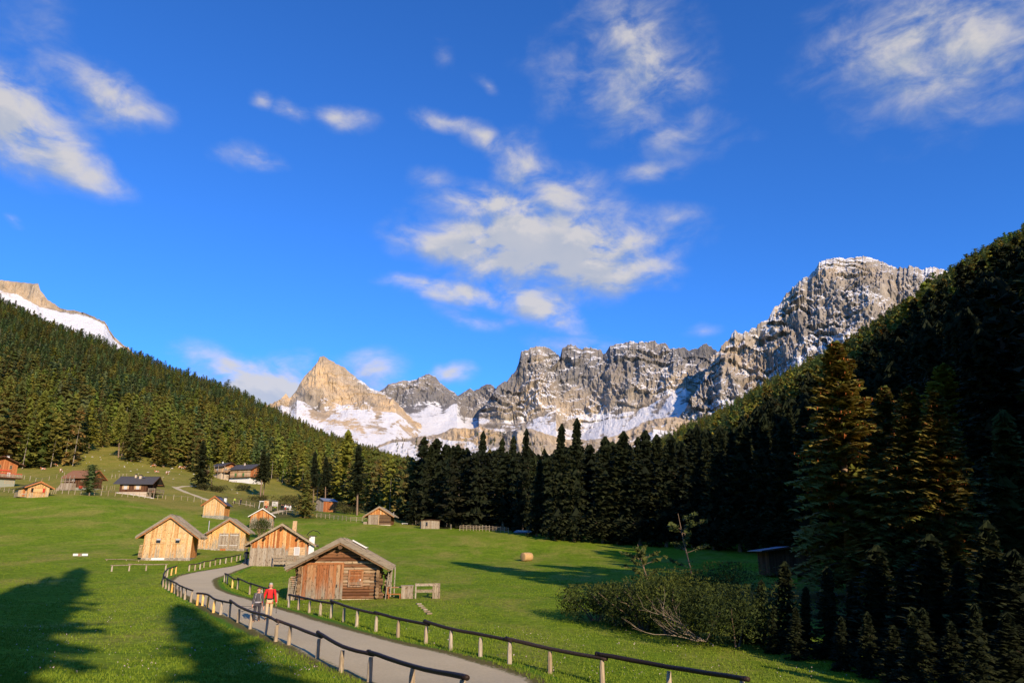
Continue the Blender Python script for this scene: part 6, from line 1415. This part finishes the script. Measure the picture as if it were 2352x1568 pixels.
# dwarf conifers on the snow
_rg = random.Random(21); items = []
def on_mesh(o, n, pxr, pyr, hr, kinds):
    dg = bpy.context.evaluated_depsgraph_get(); dg.update()
    k = 0
    while k < n:
        p, q = _rg.uniform(*pxr), _rg.uniform(*pyr); d = ray(p, q).normalized()
        ok, loc, nor, idx = o.ray_cast(Vector((0,0,0)), d); k += 1
        if ok and (nor.z > .3): items.append((0, loc.x, loc.y, loc.z, _rg.uniform(*hr), _rg.choice(kinds)))
_sb = bpy.data.objects['snow_basin']; _sr = bpy.data.objects['snow_ridge']
on_mesh(_sb, 170, (900,1250), (1012,1062), (5,12), ['dark','pine','spruce'])
on_mesh(_sb, 40, (1080,1400), (978,1040), (7,14), ['dark','pine'])
on_mesh(_sb, 60, (1480,1640), (965,1040), (8,16), ['dark','pine','spruce'])
on_mesh(_sr, 16, (165,262), (712,800), (8,15), ['dark','pine']); on_mesh(_sr, 8, (60,120), (690,730), (7,12), ['dark'])
merged('dwarf_conifers', items, 'scattered small conifers standing on the snow below the cliffs', 'trees')

# ------------------------------------------------------------------ sky, clouds, sun, camera
CL = [(30,275,160,80,-20,1.1),(150,350,110,42,-24,.9),(235,225,130,55,0,.75),(330,250,60,18,-5,.5),(240,405,75,26,-15,.6),(70,70,100,90,-30,.33),(130,130,60,40,-30,.25),(15,500,28,14,-20,.45),
 (600,232,30,20,-20,.55),(668,262,38,24,-15,.55),(785,278,66,26,5,.6),(572,366,68,20,0,.6),(1020,130,30,30,-40,.3),(1107,185,28,14,-30,.45),
 (1020,278,80,18,-8,.6),(1105,315,50,26,-25,.6),(1200,375,80,50,-30,.6),(1290,430,110,45,-15,.7),(975,400,50,22,0,.4),
 (1450,70,150,100,-20,.55),(1510,145,90,50,-30,.85),(1400,190,170,60,-15,.5),(1510,290,170,55,-10,.5),(1300,240,80,40,0,.35),(1500,390,95,26,0,.5),(1540,487,55,28,0,.4),
 (2120,70,280,120,-5,.6),(2250,70,240,150,-5,.6),(2090,210,170,110,-20,.45),(2300,170,110,90,0,.45),
 (1130,472,130,34,-5,.85),(1240,540,250,54,0,1.2),(1010,548,90,22,0,.8),(1310,595,165,55,-8,1.15),(1180,600,150,40,0,.9),(1440,605,80,38,-20,1.0),
 (1060,665,130,22,-6,.95),(1230,698,110,28,-22,.85),(1320,735,70,18,-20,.5),(1070,720,70,20,-18,.6),(1340,682,90,20,0,.55),(1170,730,40,14,0,.4),(1610,766,50,12,0,.45),
 (560,880,130,40,-20,1.0),(640,900,90,60,-5,1.2),(600,920,110,50,-10,1.2),(695,838,50,30,10,.7),(840,850,85,38,10,.65),(890,885,80,36,-15,.6),(1038,856,40,20,0,.8),(1330,792,100,24,-5,.6)]
def cloud_group():
    g = bpy.data.node_groups.new('cloud_density', 'ShaderNodeTree')
    g.interface.new_socket('Vector', in_out='INPUT', socket_type='NodeSocketVector'); g.interface.new_socket('Density', in_out='OUTPUT', socket_type='NodeSocketFloat')
    class G(NT):
        def __init__(s): s.t = g; s.n = g.nodes; s.l = g.links
    nt = G(); vi = nt.new('NodeGroupInput').outputs[0]
    wn = nt.new('ShaderNodeTexNoise', ins={'Vector':vi,'Scale':9.0,'Detail':3.0}).outputs[1]
    wv = nt.new('ShaderNodeVectorMath', operation='MULTIPLY_ADD', ins={0:wn,1:(.07,.045,0),2:vi}).outputs[0]
    wv = nt.new('ShaderNodeVectorMath', operation='ADD', ins={0:wv,1:(-.035,-.0225,0)}).outputs[0]
    acc = None
    for (px, py, rx, ry, rot, st) in CL:
        a, e = azel(px, py); a2, _ = azel(px+rx, py); _, e2 = azel(px, py-ry)
        m = nt.new('ShaderNodeMapping', vector_type='TEXTURE', ins={'Vector':wv,'Location':(a,e,0),'Rotation':(0,0,R(rot)),'Scale':(abs(a2-a)*1.75,abs(e2-e)*2.0,1)})
        gr = nt.new('ShaderNodeTexGradient', gradient_type='SPHERICAL', ins={'Vector':m.outputs[0]}).outputs[1]
        gr = nt.math('MULTIPLY', gr, st); acc = gr if acc is None else nt.math('MAXIMUM', nt.math('MULTIPLY_ADD', gr, .35, acc), gr)
    n1 = nt.noise(nt.mapv(vi, (1,1.8,1)), 13, 9, .58, .3)
    d = nt.math('MULTIPLY', acc, nt.rng(n1, .28, .70, .34, 1.5)); d = nt.math('ADD', d, nt.math('MULTIPLY', nt.math('SUBTRACT', n1, .55), .25))
    d = nt.new('ShaderNodeMapRange', interpolation_type='SMOOTHSTEP', ins={0:d,1:.06,2:.98}).outputs[0]
    nt.new('NodeGroupOutput', ins={0:d}); return g
def make_world():
    w = bpy.data.worlds.new('World'); scene.world = w; w.use_nodes = True
    nt = NT(w); bg = nt.n['Background']
    sky = nt.new('ShaderNodeTexSky', sky_type='NISHITA', sun_disc=False, sun_elevation=SUN_EL, sun_rotation=SUN_AZ, altitude=1600, air_density=1.0, dust_density=.2, ozone_density=2.5)
    c = nt.new('ShaderNodeVectorMath', operation='MULTIPLY', ins={0:sky.outputs[0],1:SKYMUL}).outputs[0]
    gen = nt.new('ShaderNodeTexCoord').outputs['Generated']; s = nt.new('ShaderNodeSeparateXYZ', ins={0:gen})
    az = nt.math('ARCTAN2', s.outputs[0], s.outputs[1]); el = nt.math('ARCSINE', s.outputs[2])
    v = nt.new('ShaderNodeCombineXYZ', ins={0:az,1:el,2:0.0}).outputs[0]
    g = cloud_group()
    def dens(vec):
        n = nt.n.new('ShaderNodeGroup'); n.node_tree = g; nt.l.new(vec, n.inputs[0]); return n.outputs[0]
    d1 = dens(v); v2 = nt.new('ShaderNodeVectorMath', operation='ADD', ins={0:v,1:(.012,.022,0)}).outputs[0]; d2 = dens(v2)
    nn = nt.noise(nt.mapv(v, (1,1.6,1)), 11, 4, .5)
    lit = nt.rng(nt.math('ADD', nt.math('SUBTRACT', d1, d2), nt.math('MULTIPLY', nt.math('SUBTRACT', nn, .5), .8)), -.42, .5)
    cc = nt.mix(lit, (2.5,2.9,3.6), (4.5,4.3,4.15))
    al = nt.math('MULTIPLY', d1, .90)
    f = nt.mix(al, c, cc); nt.l.new(f, bg.inputs[0]); bg.inputs[1].default_value = SKYSTR
SKYMUL = (.33,.86,1.62); SKYSTR = .125
make_world()
l = bpy.data.lights.new('sun', 'SUN'); l.energy = 5.0; l.angle = R(.5); l.color = (1.0,.80,.56)
so = bpy.data.objects.new('sun', l); COL.objects.link(so); so.rotation_euler = (-SUN).to_track_quat('-Z', 'Y').to_euler()
cam = bpy.data.cameras.new('camera'); cam.lens = F0/W0*36; cam.sensor_width = 36; cam.clip_end = 30000; cam.clip_start = .1
co = bpy.data.objects.new('camera', cam); COL.objects.link(co); co.rotation_euler = (R(90)+TH, 0, 0); scene.camera = co
scene.view_settings.view_transform = 'Standard'; scene.view_settings.look = 'None'; scene.view_settings.exposure = .3; scene.view_settings.gamma = 1
scene.render.engine = 'CYCLES'; scene.cycles.max_bounces = 5; scene.cycles.diffuse_bounces = 1; scene.cycles.transparent_max_bounces = 4
